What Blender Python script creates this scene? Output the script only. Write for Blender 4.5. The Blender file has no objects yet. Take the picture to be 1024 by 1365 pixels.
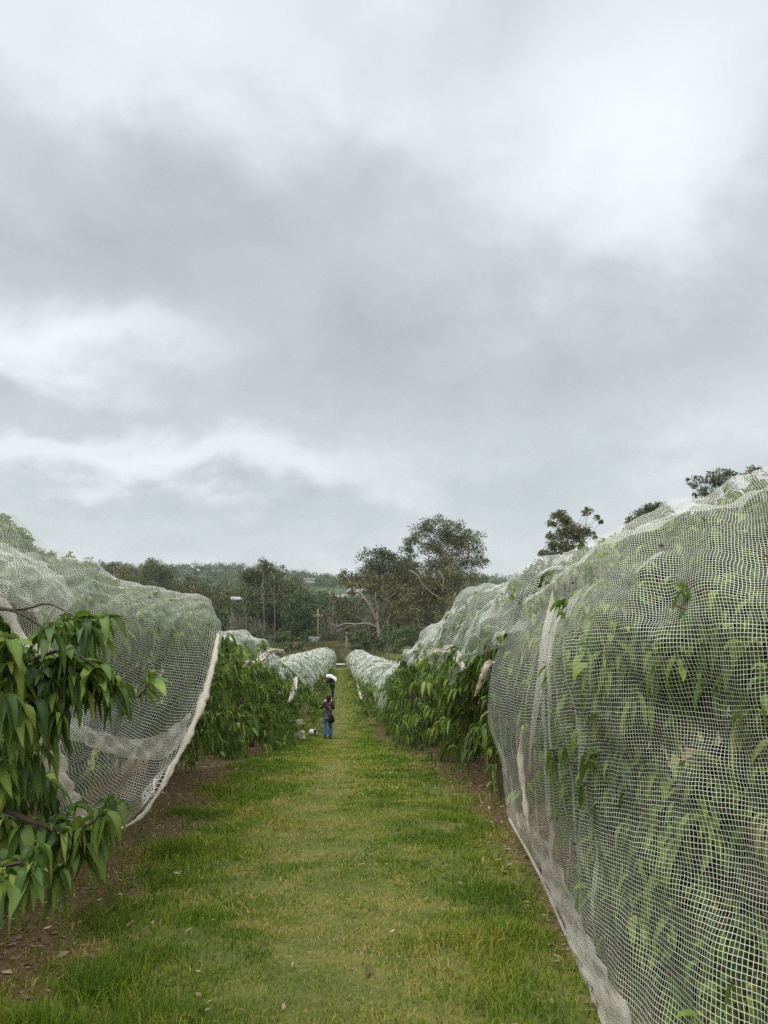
import bpy, math, random
import numpy as np
from mathutils import Vector, Matrix
rng = np.random.default_rng(11)
random.seed(5)
SC = bpy.context.scene
COL = SC.collection
PI = math.pi

# ------------------------------------------------------------------ camera model
F, CX, CY = 985.0, 512.0, 682.5
PITCH = math.atan((800 - CY) / F)
EYE = 1.65
cp, sp = math.cos(PITCH), math.sin(PITCH)
K = 57 * cp / F                      # the alley runs slightly to the left
AN = math.atan(K)
cA, sA = math.cos(AN), math.sin(AN)

def ray(px, py):
    x, y = (px - CX) / F, (CY - py) / F
    Y = cp - y * sp
    return x / Y, (sp + y * cp) / Y
def PD(px, py, d):                   # point on the ray of a spot in the photo at depth d
    a, b = ray(px, py)
    return np.array([a * d, d, b * d + EYE])
def PS(px, py, s):                   # ... at distance s along the alley
    a, b = ray(px, py)
    Y = s / (cA - a * sA)
    return np.array([a * Y, Y, b * Y + EYE])
def PT(px, py, t):                   # ... at sideways distance t from the alley centre
    a, b = ray(px, py)
    Y = t / (a * cA + sA)
    return np.array([a * Y, Y, b * Y + EYE])
def ST(s, t):                        # alley frame -> world x, y
    return t * cA - s * sA, s * cA + t * sA
def s_of(x, y): return y * cA - x * sA
def t_of(x, y): return x * cA + y * sA

# ------------------------------------------------------------------ noise
def waves(x, y, scale, seed, octs=3):
    r = np.random.default_rng(seed)
    out = np.zeros(np.broadcast(x, y).shape)
    amp, k, tot = 1.0, 2 * PI / scale, 0
    for o in range(octs):
        acc = 0
        for i in range(5):
            a = r.uniform(0, 2 * PI); kk = k * r.uniform(.6, 1.5)
            acc = acc + np.sin(kk * (x * np.cos(a) + y * np.sin(a)) + r.uniform(0, 2 * PI))
        out = out + amp * acc / 2.2
        tot += amp; amp *= .5; k *= 2.1
    return out / tot

# ------------------------------------------------------------------ terrain
DS = [-60, 0, 5, 8, 12, 16, 21, 28, 36, 45, 60, 84, 92, 102, 112, 130, 170, 240, 330, 450, 600, 800, 1000, 1300, 2600, 5000]
DZ = [2.5, 0, .32, .55, .95, 1.55, 2.4, 3.45, 3.95, 4.35, 5.1, 6.2, 6.5, 5.7, 5.1, 6.5, 9.5, 10.5, 6.5, 3.5, -4, -20, -29, -24, -10, -10]
from bisect import bisect
_ds, _dz = np.array(DS, float), -np.array(DZ, float)
_fine = np.concatenate([np.arange(-60, 150, .5), np.arange(150, 5000, 10.)])
_fz = np.interp(_fine, _ds, _dz)
for _ in range(6): _fz[1:-1] = (_fz[:-2] + 2 * _fz[1:-1] + _fz[2:]) / 4
def ground(x, y):
    x = np.asarray(x, float); y = np.asarray(y, float)
    s = s_of(x, y); t = t_of(x, y)
    z = np.interp(s, _fine, _fz)
    far = np.clip((s - 180) / 400, 0, 1)
    z = z + far * (waves(x, y, 520, 3, 2) * 7 + np.clip(-x - 80, 0, 500) * .012)
    mid = np.clip(1 - np.abs(s) / 60, 0, 1)
    z = z + mid * waves(x, y, 1.6, 4, 3) * .022
    return z
def gz(x, y): return float(ground(x, y))

# ------------------------------------------------------------------ mesh builder
class MB:
    def __init__(s): s.V, s.Fc, s.T, s.UV, s.n = [], [], [], [], 0
    def add(s, V, faces, tone=None, uv=None):
        V = np.asarray(V, float).reshape(-1, 3)
        for f in (faces if isinstance(faces, list) else [faces]):
            f = np.asarray(f, np.int64)
            if f.size: s.Fc.append(f + s.n)
        s.V.append(V); s.n += len(V)
        s.T.append(np.zeros(len(V)) if tone is None else np.broadcast_to(np.asarray(tone, float), (len(V),)))
        s.UV.append(np.zeros((len(V), 2)) if uv is None else uv)
    def tube(s, pts, rad, sides=7, tone=None, cap=True):
        P = np.asarray(pts, float); n = len(P)
        R = np.broadcast_to(np.asarray(rad, float), (n,))
        T = np.gradient(P, axis=0); T /= np.linalg.norm(T, axis=1)[:, None] + 1e-9
        ref = np.array([.31, .87, .12]) if abs(T[0][2]) > .8 else np.array([.05, .1, 1.])
        A = np.cross(T, ref); A /= np.linalg.norm(A, axis=1)[:, None] + 1e-9
        B = np.cross(T, A)
        th = np.linspace(0, 2 * PI, sides, endpoint=False)
        V = P[:, None] + R[:, None, None] * (A[:, None] * np.cos(th)[None, :, None] + B[:, None] * np.sin(th)[None, :, None])
        i = np.arange(n - 1)[:, None] * sides; j = np.arange(sides)[None]; j2 = (j + 1) % sides
        Q = np.stack([i + j, i + j2, i + sides + j2, i + sides + j], -1).reshape(-1, 4)
        fs = [Q]
        if cap: fs += [np.arange(sides)[None, ::-1], (np.arange(sides) + (n - 1) * sides)[None]]
        s.add(V.reshape(-1, 3), fs, tone)
    def box(s, c, h, rot=0, tone=None):
        o = np.array([[x, y, z] for x in (-1, 1) for y in (-1, 1) for z in (-1, 1)], float) * np.asarray(h, float)
        ca, sa = math.cos(rot), math.sin(rot)
        V = np.stack([o[:, 0] * ca - o[:, 1] * sa, o[:, 0] * sa + o[:, 1] * ca, o[:, 2]], 1) + np.asarray(c, float)
        s.add(V, np.array([[0, 1, 3, 2], [4, 6, 7, 5], [0, 4, 5, 1], [2, 3, 7, 6], [0, 2, 6, 4], [1, 5, 7, 3]]), tone)
    def mesh(s, name, smooth=True, uv=False):
        me = bpy.data.meshes.new(name)
        V = np.concatenate(s.V) if s.V else np.zeros((0, 3))
        sizes = np.concatenate([np.full(len(f), f.shape[1]) for f in s.Fc])
        loops = np.concatenate([f.ravel() for f in s.Fc])
        me.vertices.add(len(V)); me.vertices.foreach_set('co', V.ravel().astype(np.float32))
        me.loops.add(len(loops)); me.loops.foreach_set('vertex_index', loops.astype(np.int32))
        me.polygons.add(len(sizes))
        me.polygons.foreach_set('loop_start', np.concatenate([[0], np.cumsum(sizes)[:-1]]).astype(np.int32))
        me.polygons.foreach_set('use_smooth', np.full(len(sizes), smooth))
        a = me.attributes.new('tone', 'FLOAT', 'POINT')
        a.data.foreach_set('value', np.concatenate(s.T).astype(np.float32))
        if uv:
            U = np.concatenate(s.UV)
            l = me.uv_layers.new(name='UVMap')
            l.data.foreach_set('uv', U[loops].ravel().astype(np.float32))
        me.update(calc_edges=True)
        return me
    def build(s, name, mat, parent=None, smooth=True, uv=False, origin=None):
        me = s.mesh(name, smooth, uv)
        o = bpy.data.objects.new(name, me); COL.objects.link(o)
        me.materials.append(mat)
        if origin is not None:
            me.transform(Matrix.Translation(-Vector(origin))); o.location = origin
        if parent is not None:
            o.parent = parent
            o.matrix_parent_inverse = Matrix.Translation(-Vector(parent.location)) if parent.type == 'EMPTY' or True else o.matrix_parent_inverse
        return o
def tag(o, label=None, cat=None, group=None, kind=None):
    if label: o['label'] = label
    if cat: o['category'] = cat
    if group: o['group'] = group
    if kind: o['kind'] = kind
    return o
def empty(name, loc):
    o = bpy.data.objects.new(name, None); COL.objects.link(o); o.location = [float(v) for v in loc]
    o.empty_display_size = .3
    return o
def put(name, me, parent):
    o = bpy.data.objects.new(name, me); COL.objects.link(o); o.parent = parent
    return o

# ------------------------------------------------------------------ node helpers
class NT:
    def __init__(s, tree): s.t = tree; s.n = tree.nodes; s.l = tree.links
    def new(s, ty, **kw):
        n = s.n.new(ty)
        for k, v in kw.items(): setattr(n, k, v)
        return n
    def set(s, sock, v):
        if isinstance(v, bpy.types.NodeSocket): s.l.new(v, sock)
        else: sock.default_value = v
    def m(s, op, a, b=None, c=None, clamp=False):
        n = s.new('ShaderNodeMath', operation=op, use_clamp=clamp)
        for i, v in enumerate((a, b, c)):
            if v is not None: s.set(n.inputs[i], v)
        return n.outputs[0]
    def mix(s, f, a, b):
        n = s.new('ShaderNodeMix', data_type='RGBA')
        s.set(n.inputs[0], f)
        s.set(n.inputs[6], a if isinstance(a, bpy.types.NodeSocket) else (*a, 1))
        s.set(n.inputs[7], b if isinstance(b, bpy.types.NodeSocket) else (*b, 1))
        return n.outputs[2]
    def ramp(s, f, stops):
        n = s.new('ShaderNodeValToRGB'); e = n.color_ramp.elements
        while len(e) < len(stops): e.new(.5)
        for i, (p, c) in enumerate(stops):
            e[i].position = p; e[i].color = (*c, 1) if len(c) == 3 else c
        s.set(n.inputs[0], f)
        return n.outputs[0]
    def noise(s, vec, scale, detail=4, rough=.55, dist=0):
        n = s.new('ShaderNodeTexNoise')
        if vec is not None: s.l.new(vec, n.inputs['Vector'])
        n.inputs['Scale'].default_value = scale; n.inputs['Detail'].default_value = detail
        n.inputs['Roughness'].default_value = rough; n.inputs['Distortion'].default_value = dist
        return n.outputs[0]
    def maprange(s, v, a, b, c=0., d=1.):
        n = s.new('ShaderNodeMapRange'); n.interpolation_type = 'SMOOTHSTEP'
        s.set(n.inputs[0], v)
        for i, q in enumerate((a, b, c, d)): s.set(n.inputs[i + 1], q)
        return n.outputs[0]
def newmat(name):
    m = bpy.data.materials.new(name); m.use_nodes = True
    t = NT(m.node_tree); m.node_tree.nodes.clear()
    return m, t
def finish(t, shader):
    o = t.new('ShaderNodeOutputMaterial'); t.l.new(shader, o.inputs[0])
def princ(t, col, rough=.7, spec=.3, bump=None, bstr=.3, bdist=.02):
    p = t.new('ShaderNodeBsdfPrincipled')
    t.set(p.inputs['Base Color'], col if isinstance(col, bpy.types.NodeSocket) else (*col, 1))
    t.set(p.inputs['Roughness'], rough); p.inputs['Specular IOR Level'].default_value = spec
    if bump is not None:
        b = t.new('ShaderNodeBump'); b.inputs['Strength'].default_value = bstr; b.inputs['Distance'].default_value = bdist
        t.l.new(bump, b.inputs['Height']); t.l.new(b.outputs[0], p.inputs['Normal'])
    return p.outputs[0]
def tone(t):
    a = t.new('ShaderNodeAttribute', attribute_name='tone'); return a.outputs['Fac']
def objrand(t): return t.new('ShaderNodeObjectInfo').outputs['Random']
def objco(t): return t.new('ShaderNodeTexCoord').outputs['Object']

def leafy(name, stops, rough=.45, spec=.35, trans=.3, tcol=None, vary=.0):
    m, t = newmat(name)
    f = tone(t)
    if vary: f = t.m('ADD', f, t.m('MULTIPLY', t.m('MULTIPLY', t.m('SUBTRACT', objrand(t), .5), vary), t.m('LESS_THAN', f, .97)), clamp=True)
    c = t.ramp(f, stops)
    p = princ(t, c, rough, spec)
    tr = t.new('ShaderNodeBsdfTranslucent')
    if tcol: t.set(tr.inputs[0], t.mix(.6, c, tcol))
    else: t.l.new(c, tr.inputs[0])
    x = t.new('ShaderNodeMixShader'); x.inputs[0].default_value = trans
    t.l.new(p, x.inputs[1]); t.l.new(tr.outputs[0], x.inputs[2])
    finish(t, x.outputs[0]); return m
def plain(name, col, rough=.7, spec=.3, col2=None, scale=8, bstr=.2):
    m, t = newmat(name)
    n = t.noise(objco(t), scale, 5)
    c = t.mix(n, col, col2 or tuple(v * .6 for v in col))
    finish(t, princ(t, c, rough, spec, n, bstr)); return m

def netmat(name, pitch, w, col, film=0., warm=None):
    """knitted bird net: a square grid of threads in the sheet's own metres; a thread seen at a slant covers more, as a round cord does"""
    m, t = newmat(name)
    uv = t.new('ShaderNodeUVMap').outputs[0]
    wob = t.new('ShaderNodeTexNoise'); wob.inputs['Scale'].default_value = 5; wob.inputs['Detail'].default_value = 2
    t.l.new(uv, wob.inputs['Vector'])
    wo = t.new('ShaderNodeVectorMath', operation='SCALE'); t.l.new(wob.outputs['Color'], wo.inputs[0]); wo.inputs['Scale'].default_value = .024
    ad = t.new('ShaderNodeVectorMath', operation='ADD'); t.l.new(uv, ad.inputs[0]); t.l.new(wo.outputs[0], ad.inputs[1])
    sx = t.new('ShaderNodeSeparateXYZ'); t.l.new(ad.outputs[0], sx.inputs[0])
    g = t.new('ShaderNodeNewGeometry')
    dt = t.new('ShaderNodeVectorMath', operation='DOT_PRODUCT'); t.l.new(g.outputs['Normal'], dt.inputs[0]); t.l.new(g.outputs['Incoming'], dt.inputs[1])
    cs = t.m('MAXIMUM', t.m('ABSOLUTE', dt.outputs['Value']), .3)
    hw = t.m('DIVIDE', w / 2, t.m('POWER', cs, .15))
    a = t.m('PINGPONG', sx.outputs[0], pitch / 2); b = t.m('PINGPONG', sx.outputs[1], pitch / 2)
    mk = t.m('MAXIMUM', t.m('LESS_THAN', a, hw), t.m('LESS_THAN', b, hw))
    if film: mk = t.m('MAXIMUM', mk, film)
    c = t.mix(t.noise(uv, 1.3, 3), col, warm or tuple(v * .86 for v in col))
    d = t.new('ShaderNodeBsdfDiffuse'); t.l.new(c, d.inputs[0])
    tl = t.new('ShaderNodeBsdfTranslucent'); t.l.new(c, tl.inputs[0])
    x = t.new('ShaderNodeMixShader'); x.inputs[0].default_value = .42; t.l.new(d.outputs[0], x.inputs[1]); t.l.new(tl.outputs[0], x.inputs[2])
    tp = t.new('ShaderNodeBsdfTransparent')
    y = t.new('ShaderNodeMixShader'); t.l.new(mk, y.inputs[0]); t.l.new(tp.outputs[0], y.inputs[1]); t.l.new(x.outputs[0], y.inputs[2])
    finish(t, y.outputs[0]); return m

M = {}
M['leaf'] = leafy('cherry leaf', [(0, (.022, .044, .016)), (.35, (.052, .098, .030)), (.65, (.105, .175, .035)), (.85, (.185, .255, .045)), (.96, (.30, .355, .080)), (1, (.16, .095, .06))], .5, .28, .34, (.17, .27, .025), .12)
M['bark'] = plain('cherry bark', (.10, .075, .06), .85, .2, (.045, .032, .026), 30, .5)
M['twig'] = plain('young shoot', (.17, .10, .06), .8, .2, (.10, .06, .04), 40, .3)
M['grass'] = leafy('grass blade', [(0, (.060, .115, .010)), (.32, (.125, .210, .014)), (.58, (.225, .255, .026)), (.8, (.36, .29, .075)), (1, (.46, .34, .15))], .6, .12, .32, (.17, .24, .015))
M['litter'] = leafy('fallen leaf', [(0, (.05, .09, .03)), (.3, (.10, .075, .04)), (.6, (.20, .14, .08)), (.85, (.33, .25, .16)), (1, (.45, .38, .28))], .7, .2, .1)
M['net'] = netmat('white bird net', .0188, .0021, (.92, .90, .82))
M['netleft'] = netmat('fine white bird net', .0180, .0024, (.90, .88, .80))
M['netfar'] = netmat('white bird net far', .0265, .0032, (.84, .84, .79))
M['netfold'] = netmat('doubled bird net', .0120, .0034, (.78, .76, .70), .0, (.72, .64, .54))
M['netroll'] = netmat('rolled bird net', .006, .0030, (.80, .75, .67), .35, (.70, .61, .51))
euc = [(0, (.042, .054, .020)), (.4, (.100, .115, .043)), (.75, (.17, .175, .075)), (1, (.24, .20, .09))]
M['gum'] = leafy('gum leaves', euc, .55, .25, .15, None, .25)
M['gumrust'] = leafy('olive gum leaves', [(0, (.046, .050, .019)), (.4, (.112, .110, .040)), (.75, (.190, .165, .062)), (1, (.29, .185, .08))], .55, .25, .15, None, .2)
M['darkleaf'] = leafy('dark leaves', [(0, (.029, .048, .016)), (.5, (.078, .112, .038)), (1, (.155, .18, .065))], .55, .25, .12, None, .25)
M['greenleaf'] = leafy('round tree leaves', [(0, (.025, .045, .012)), (.5, (.06, .10, .025)), (1, (.12, .16, .05))], .55, .25, .15, None, .1)
M['scrub'] = leafy('scrub leaves', [(0, (.03, .05, .015)), (.5, (.075, .10, .03)), (.8, (.16, .16, .06)), (1, (.24, .20, .10))], .6, .2, .15, None, .3)
M['dry'] = leafy('dry grass stems', [(0, (.05, .075, .02)), (.5, (.12, .125, .045)), (1, (.26, .21, .10))], .7, .2, .15)
M['gumbark'] = plain('pale gum bark', (.38, .33, .28), .8, .2, (.20, .15, .12), 1.2, .2)
M['darkbark'] = plain('grey bark', (.20, .17, .14), .85, .2, (.10, .08, .065), 1.5, .3)
M['deadwood'] = plain('bare grey branches', (.21, .18, .15), .85, .2, (.13, .11, .09), 2, .2)
M['pole'] = plain('weathered pole wood', (.25, .22, .18), .85, .2, (.16, .14, .11), 3, .2)
M['white'] = plain('white plastic', (.78, .79, .78), .5, .3, (.66, .66, .64), 9, .05)
M['dark'] = plain('black cloth and shade', (.018, .017, .018), .9, .2, (.008, .008, .009), 14, .2)
M['metal'] = plain('grey insulator', (.5, .5, .5), .5, .4)

# ------------------------------------------------------------------ cherry leaves
def unit(v): return v / (np.linalg.norm(v, axis=-1, keepdims=True) + 1e-9)
def leaves(mb, P, D, L, W, droop, fold, tn, nseg=3):
    """curved, folded cherry leaves: P base, D start direction, all arrays"""
    n = len(P)
    Z = np.array([0, 0, -1.])
    xs = np.array([0, .28, .66, 1.]) if nseg == 3 else (np.array([0, .45, 1.]) if nseg == 2 else np.linspace(0, 1, nseg + 1))
    prof = .5 * np.sin(PI * xs ** .8) ** .8 * (1 - .18 * xs) + .03 * (xs < .05); prof[-1] = 0
    rows = []
    rnd = unit(rng.normal(size=(n, 3)))
    for x, w in zip(xs, prof):
        pos = P + L[:, None] * (D * (x - .28 * droop[:, None] * x * x) + Z * (droop[:, None] * .85) * x ** 1.8)
        T = unit(D * (1 - .55 * droop[:, None] * x) + Z * (droop[:, None] * 1.5) * x ** .8)
        S = unit(np.cross(T, np.array([0, 0, 1.]) + .55 * rnd))
        N = np.cross(S, T)
        h = (W * w)[:, None]
        cf, sf = np.cos(fold)[:, None], np.sin(fold)[:, None]
        rows += [pos - S * h * cf + N * h * sf, pos, pos + S * h * cf + N * h * sf]
    V = np.stack(rows, 1)
    k = len(rows); q = []
    for i in range(nseg):
        b = i * 3
        q += [[b, b + 1, b + 4, b + 3], [b + 1, b + 2, b + 5, b + 4]]
    Q = (np.arange(n)[:, None, None] * k + np.array(q)[None]).reshape(-1, 4)
    pat = np.tile(np.array([-.02, .07, .0]), nseg + 1) + np.repeat(np.linspace(-.03, .06, nseg + 1), 3)
    tt = np.where(tn[:, None] > .96, tn[:, None], np.clip(tn[:, None] + pat[None] + rng.normal(0, .03, (n, k)), 0, .95))
    mb.add(V.reshape(-1, 3), Q, tt.ravel())
def clusters(mb, C, A, num=(9, 14), size=.125, nseg=3, light=.0, twig=None, spread=1.0, stem=.12):
    """shoot tips at C pointing along A, each with a whorl of drooping leaves"""
    P, D, L, Tn = [], [], [], []
    for c, a in zip(C, A):
        k = rng.integers(*num)
        a = a / (np.linalg.norm(a) + 1e-9)
        ref = unit(np.cross(a, rng.normal(size=3)))
        b2 = np.cross(a, ref)
        az = np.arange(k) * 2.4 + rng.uniform(0, 6)
        rad = ref * np.cos(az)[:, None] + b2 * np.sin(az)[:, None]
        f = rng.random(k)
        P.append(c - a * (stem * f)[:, None]); D.append(unit(rad * spread * (.55 + .6 * f)[:, None] + a * (.75 - .3 * f)[:, None] + np.array([0, 0, -.1])))
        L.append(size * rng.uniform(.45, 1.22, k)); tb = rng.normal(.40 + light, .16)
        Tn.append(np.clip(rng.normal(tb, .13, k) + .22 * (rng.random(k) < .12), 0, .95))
        if twig is not None:
            twig.tube([c - a * stem * 1.3, c - a * stem * .5, c + a * .012], [.0055, .004, .002], 5, 1.0)
    P, D, L, Tn = map(np.concatenate, (P, D, L, Tn))
    n = len(P)
    leaves(mb, P, D, L, L * rng.uniform(.28, .40, n), rng.uniform(.45, 1.6, n), rng.uniform(.1, .95, n), Tn, nseg)

def crown_points(n, hs, ht, z0, z1, seed, shell=.55):
    """cluster tips over a lumpy hedge-tree volume (local s, t, z)"""
    r = np.random.default_rng(seed)
    u = r.normal(size=(n * 3, 3)); u /= np.linalg.norm(u, axis=1)[:, None]
    rad = shell + (1 - shell) * r.random(len(u)) ** .6
    rad *= 1 + .24 * np.sin(u[:, 0] * 6 + seed) * np.cos(u[:, 2] * 7 + seed * 2) + .16 * np.sin(u[:, 1] * 11 + u[:, 2] * 9)
    e = np.sign(u) * np.abs(u) ** .72
    p = e * rad[:, None]
    nb = max(8, n // 13)                                  # boughs: groups of tips with gaps between them
    w = r.random(len(p)) < .78
    p[w] = (p[:nb][r.integers(0, nb, w.sum())] * (1 + .06 * r.normal(size=(w.sum(), 1)))) + r.normal(size=(w.sum(), 3)) * np.array([.13, .13, .11])
    r.shuffle(p[nb:])
    zc, zh = (z0 + z1) / 2, (z1 - z0) / 2
    P = np.stack([p[:, 0] * hs, p[:, 1] * ht, zc + p[:, 2] * zh], 1)
    q = unit(p); A = np.stack([q[:, 0], q[:, 1], q[:, 2] * .5 + .15], 1)
    keep = (P[:, 2] > z0 * .7)
    return P[keep][:n], A[keep][:n]

def trunk_mesh(seed, h=2.0, spread=.9):
    r = np.random.default_rng(seed); mb = MB()
    mb.tube([(0, 0, -.1), (.01, .02, .25), (.03, 0, .6)], [.085, .07, .065], 10)
    for i in range(6):
        a = i * PI / 3 + r.uniform(-.4, .4); q = r.uniform(.6, 1.1) * spread
        pts = [(.03 * math.cos(a), .03 * math.sin(a), .45), (q * .35 * math.cos(a), q * .35 * math.sin(a), .85), (q * .75 * math.cos(a + .2), q * .75 * math.sin(a + .2), 1.3), (q * math.cos(a + .1), q * math.sin(a + .1), h * r.uniform(.8, 1))]
        mb.tube(pts, [.045, .036, .024, .01], 7)
        for j in range(3):
            b = a + r.uniform(-1, 1); m = np.array(pts[1 + j % 2]); z = r.uniform(-.1, .5)
            mb.tube([m, m + (.25 * math.cos(b), .25 * math.sin(b), .1 + z * .3), m + (.6 * math.cos(b), .6 * math.sin(b), z)], [.02, .014, .006], 6)
    return mb

# tree meshes shared by the rows (three builds for the middle distance, two for far)
def row_tree_meshes(seed, n, size, nseg, num, z0=.35, z1=2.35, hs=1.65, ht=1.3):
    mb = MB(); P, A = crown_points(n, hs, ht, z0, z1, seed)
    clusters(mb, P, A, num, size, nseg)
    return trunk_mesh(seed).mesh('trunk'), mb.mesh('crown')

# ================================================================== GROUND
def axis(lo, hi, near, growth, c=0.0):
    out = [c]; st = near; v = c
    while v < hi: v += st; st = min(st * growth, 90); out.append(min(v, hi))
    st = near; v = c; neg = []
    while v > lo: v -= st; st = min(st * growth, 90); neg.append(max(v, lo))
    return np.array(neg[::-1] + out)
xs = axis(-1500, 1500, .11, 1.035); ys = axis(-60, 1500, .11, 1.022, 6.0)
X, Y = np.meshgrid(xs, ys)
mb = MB(); nx, ny = len(xs), len(ys)
i, j = np.meshgrid(np.arange(nx - 1), np.arange(ny - 1)); b = (j * nx + i).ravel()
mb.add(np.stack([X, Y, ground(X, Y)], -1).reshape(-1, 3), np.stack([b, b + 1, b + nx + 1, b + nx], 1))
def ground_mat():
    m, t = newmat('orchard floor')
    co = objco(t)
    mp = t.new('ShaderNodeMapping'); t.l.new(co, mp.inputs[0]); mp.inputs['Rotation'].default_value = (0, 0, -AN)
    sx = t.new('ShaderNodeSeparateXYZ'); t.l.new(mp.outputs[0], sx.inputs[0]); T_, S_ = sx.outputs[0], sx.outputs[1]
    big = t.noise(co, .55, 4, .6); med = t.noise(co, 2.6, 5, .65); fine = t.noise(co, 28, 6, .7); vf = t.noise(co, 130, 4, .7)
    turf = t.ramp(t.m('ADD', t.m('MULTIPLY', med, .6), t.m('MULTIPLY', fine, .4)), [(.28, (.055, .070, .018)), (.47, (.095, .112, .028)), (.6, (.175, .155, .045)), (.75, (.24, .18, .075))])
    soil = t.ramp(t.m('ADD', t.m('MULTIPLY', fine, .55), t.m('MULTIPLY', vf, .45)), [(.3, (.034, .021, .010)), (.47, (.105, .066, .030)), (.58, (.18, .120, .060)), (.74, (.31, .23, .135))])
    edge = t.m('ADD', t.m('ABSOLUTE', T_), t.m('MULTIPLY', t.m('SUBTRACT', med, .5), 1.0))
    edge = t.m('ADD', edge, t.m('MULTIPLY', t.m('SUBTRACT', big, .5), .8))
    # repeated soil strips under every tree row, grass between them
    rows = t.m('PINGPONG', t.m('ADD', edge, 0), 2.75)
    mask = t.maprange(rows, 1.2, 1.6)
    near = t.m('LESS_THAN', S_, 88)
    mask = t.m('MULTIPLY', mask, near)
    worn = t.maprange(t.m('ADD', t.m('MULTIPLY', big, .5), t.m('MULTIPLY', med, .5)), .52, .66)
    straw = t.mix(fine, (.09, .075, .03), (.20, .155, .08))
    c = t.mix(t.m('MULTIPLY', worn, .6), turf, straw)
    c = t.mix(mask, c, soil)
    bank = t.mix(t.noise(co, .35, 5), (.045, .065, .02), (.12, .115, .045))
    hill = t.mix(t.noise(co, .02, 4), (.026, .042, .016), (.06, .08, .028))
    f1 = t.maprange(S_, 86, 93); f2 = t.maprange(S_, 118, 140)
    c = t.mix(f1, c, bank); c = t.mix(f2, c, hill)
    finish(t, princ(t, c, .9, .15, t.m('ADD', fine, t.m('MULTIPLY', vf, .5)), .6, .02)); return m
tag(mb.build('ground', ground_mat()), kind='structure')

# ------------------------------------------------------------------ lawn blades
def lawn():
    mb = MB()
    zones = [(2.6, 5, 9000, .0023), (5, 9, 5200, .0032), (9, 16, 2200, .0055), (16, 32, 800, .011), (32, 88, 180, .03)]
    for s0, s1, dens, w in zones:
        tw = 2.7 if s1 < 10 else 1.9
        n = int((s1 - s0) * tw * 2 * dens)
        s = rng.uniform(s0, s1, n); t = rng.uniform(-tw, tw, n)
        x, y = ST(s, t)
        lush = waves(x, y, .9, 21, 3); patch = waves(x, y, 2.2, 22, 2)
        edge = np.abs(t + .06) - .12 * (t < 0) + .26 * waves(x, y, 1.1, 23, 3) - .9 * np.clip((3.7 - s) / .4, 0, 1) * (t < 0)
        p = np.clip(1.15 - np.clip((edge - 1.08) / .5, 0, 1) * 1.04, .10, 1) * np.clip(.72 + .35 * lush, .2, 1)
        p *= np.where(np.abs(t + .12) < .45, .8, 1) * (1 - .75 * np.clip(waves(x, y, 1.0, 25, 3) * 2.2 - .9, 0, 1))
        keep = rng.random(n) < p
        s, t, x, y, lush, patch, edge = (q[keep] for q in (s, t, x, y, lush, patch, edge)); n = len(s)
        side = np.clip(np.abs(t + .15) / 1.0, 0, 1)
        h = (.019 + .021 * side + .014 * np.clip(lush, -1, 1.4) * side) * rng.uniform(.55, 1.5, n)
        h = np.clip(h, .010, .10) * np.where(t < -.3, 1.25, 1) * (1 + .15 * (s1 > 10))
        # knots of taller grass here and there at the edge of the soil strips
        for ks, kt, kr in ((7.2, 1.35, .28), (5.5, 1.2, .2), (6.6, -1.3, .3), (3.4, -1.2, .5), (4.4, .9, .25), (8.6, 1.5, .35), (9.5, -1.4, .4)):
            h *= 1 + 1.1 * np.exp(-(((s - ks) ** 2 + (t - kt) ** 2) / kr ** 2))
        tn = np.clip(.55 + .24 * patch - .15 * lush - .34 * side + .10 * waves(x, y, .35, 24, 2) + rng.normal(0, .19, n) + .35 * (rng.random(n) < .10), 0, 1)
        tn = np.clip(tn + .5 * np.clip(waves(x, y, .7, 26, 3) * 2 - 1.1, 0, 1), 0, 1)
        tn = np.where(edge > 1.35, np.clip(tn + .12, 0, 1), tn)
        a = rng.uniform(0, 2 * PI, n) ; lean = rng.uniform(.2, 1.15, n)
        dx, dy = np.cos(a), np.sin(a)
        a2 = a + PI / 2 + rng.normal(0, .5, n)
        wx, wy = np.cos(a2), np.sin(a2)
        z = ground(x, y) - .004
        ww = w * rng.uniform(.6, 1.3, n)
        V = np.stack([np.stack([x - wx * ww, y - wy * ww, z], 1), np.stack([x + wx * ww, y + wy * ww, z], 1),
                      np.stack([x + dx * h * lean * .35 + wx * ww * .7, y + dy * h * lean * .35 + wy * ww * .7, z + h * .62], 1),
                      np.stack([x + dx * h * lean * .35 - wx * ww * .7, y + dy * h * lean * .35 - wy * ww * .7, z + h * .62], 1),
                      np.stack([x + dx * h * lean, y + dy * h * lean, z + h * (1 - .28 * lean)], 1)], 1).reshape(-1, 3)
        k = np.arange(n)[:, None] * 5
        mb.add(V, [k + np.array([[0, 1, 2, 3]]), k + np.array([[3, 2, 4]])], np.repeat(tn, 5))
    return mb.build('grass', M['grass'])
tag(lawn(), 'short mown green grass with straw patches along the alley floor', 'grass', kind='stuff')
def litter():
    mb = MB(); n = 20000
    s = 2.4 + 15 * rng.random(n) ** 1.3; sg = np.where(rng.random(n) < .5, -1, 1)
    t = sg * (1.15 + 1.7 * rng.random(n) ** 1.0)
    lone = rng.random(n) < .035; t = np.where(lone, rng.uniform(-1.2, 1.2, n), t)
    x, y = ST(s, t); z = ground(x, y) + .006 + .03 * lone
    a = rng.uniform(0, 2 * PI, n)
    D = np.stack([np.cos(a), np.sin(a), rng.uniform(.0, .25, n)], 1)
    L = rng.uniform(.02, .06, n) * np.where(rng.random(n) < .12, 1.8, 1)
    leaves(mb, np.stack([x, y, z], 1), unit(D), L, L * rng.uniform(.1, .5, n), rng.uniform(0, .25, n), rng.uniform(-.2, .6, n), np.clip(rng.normal(.5, .22, n), .05, 1), 2)
    return mb.build('leaf_litter', M['litter'])
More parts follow.
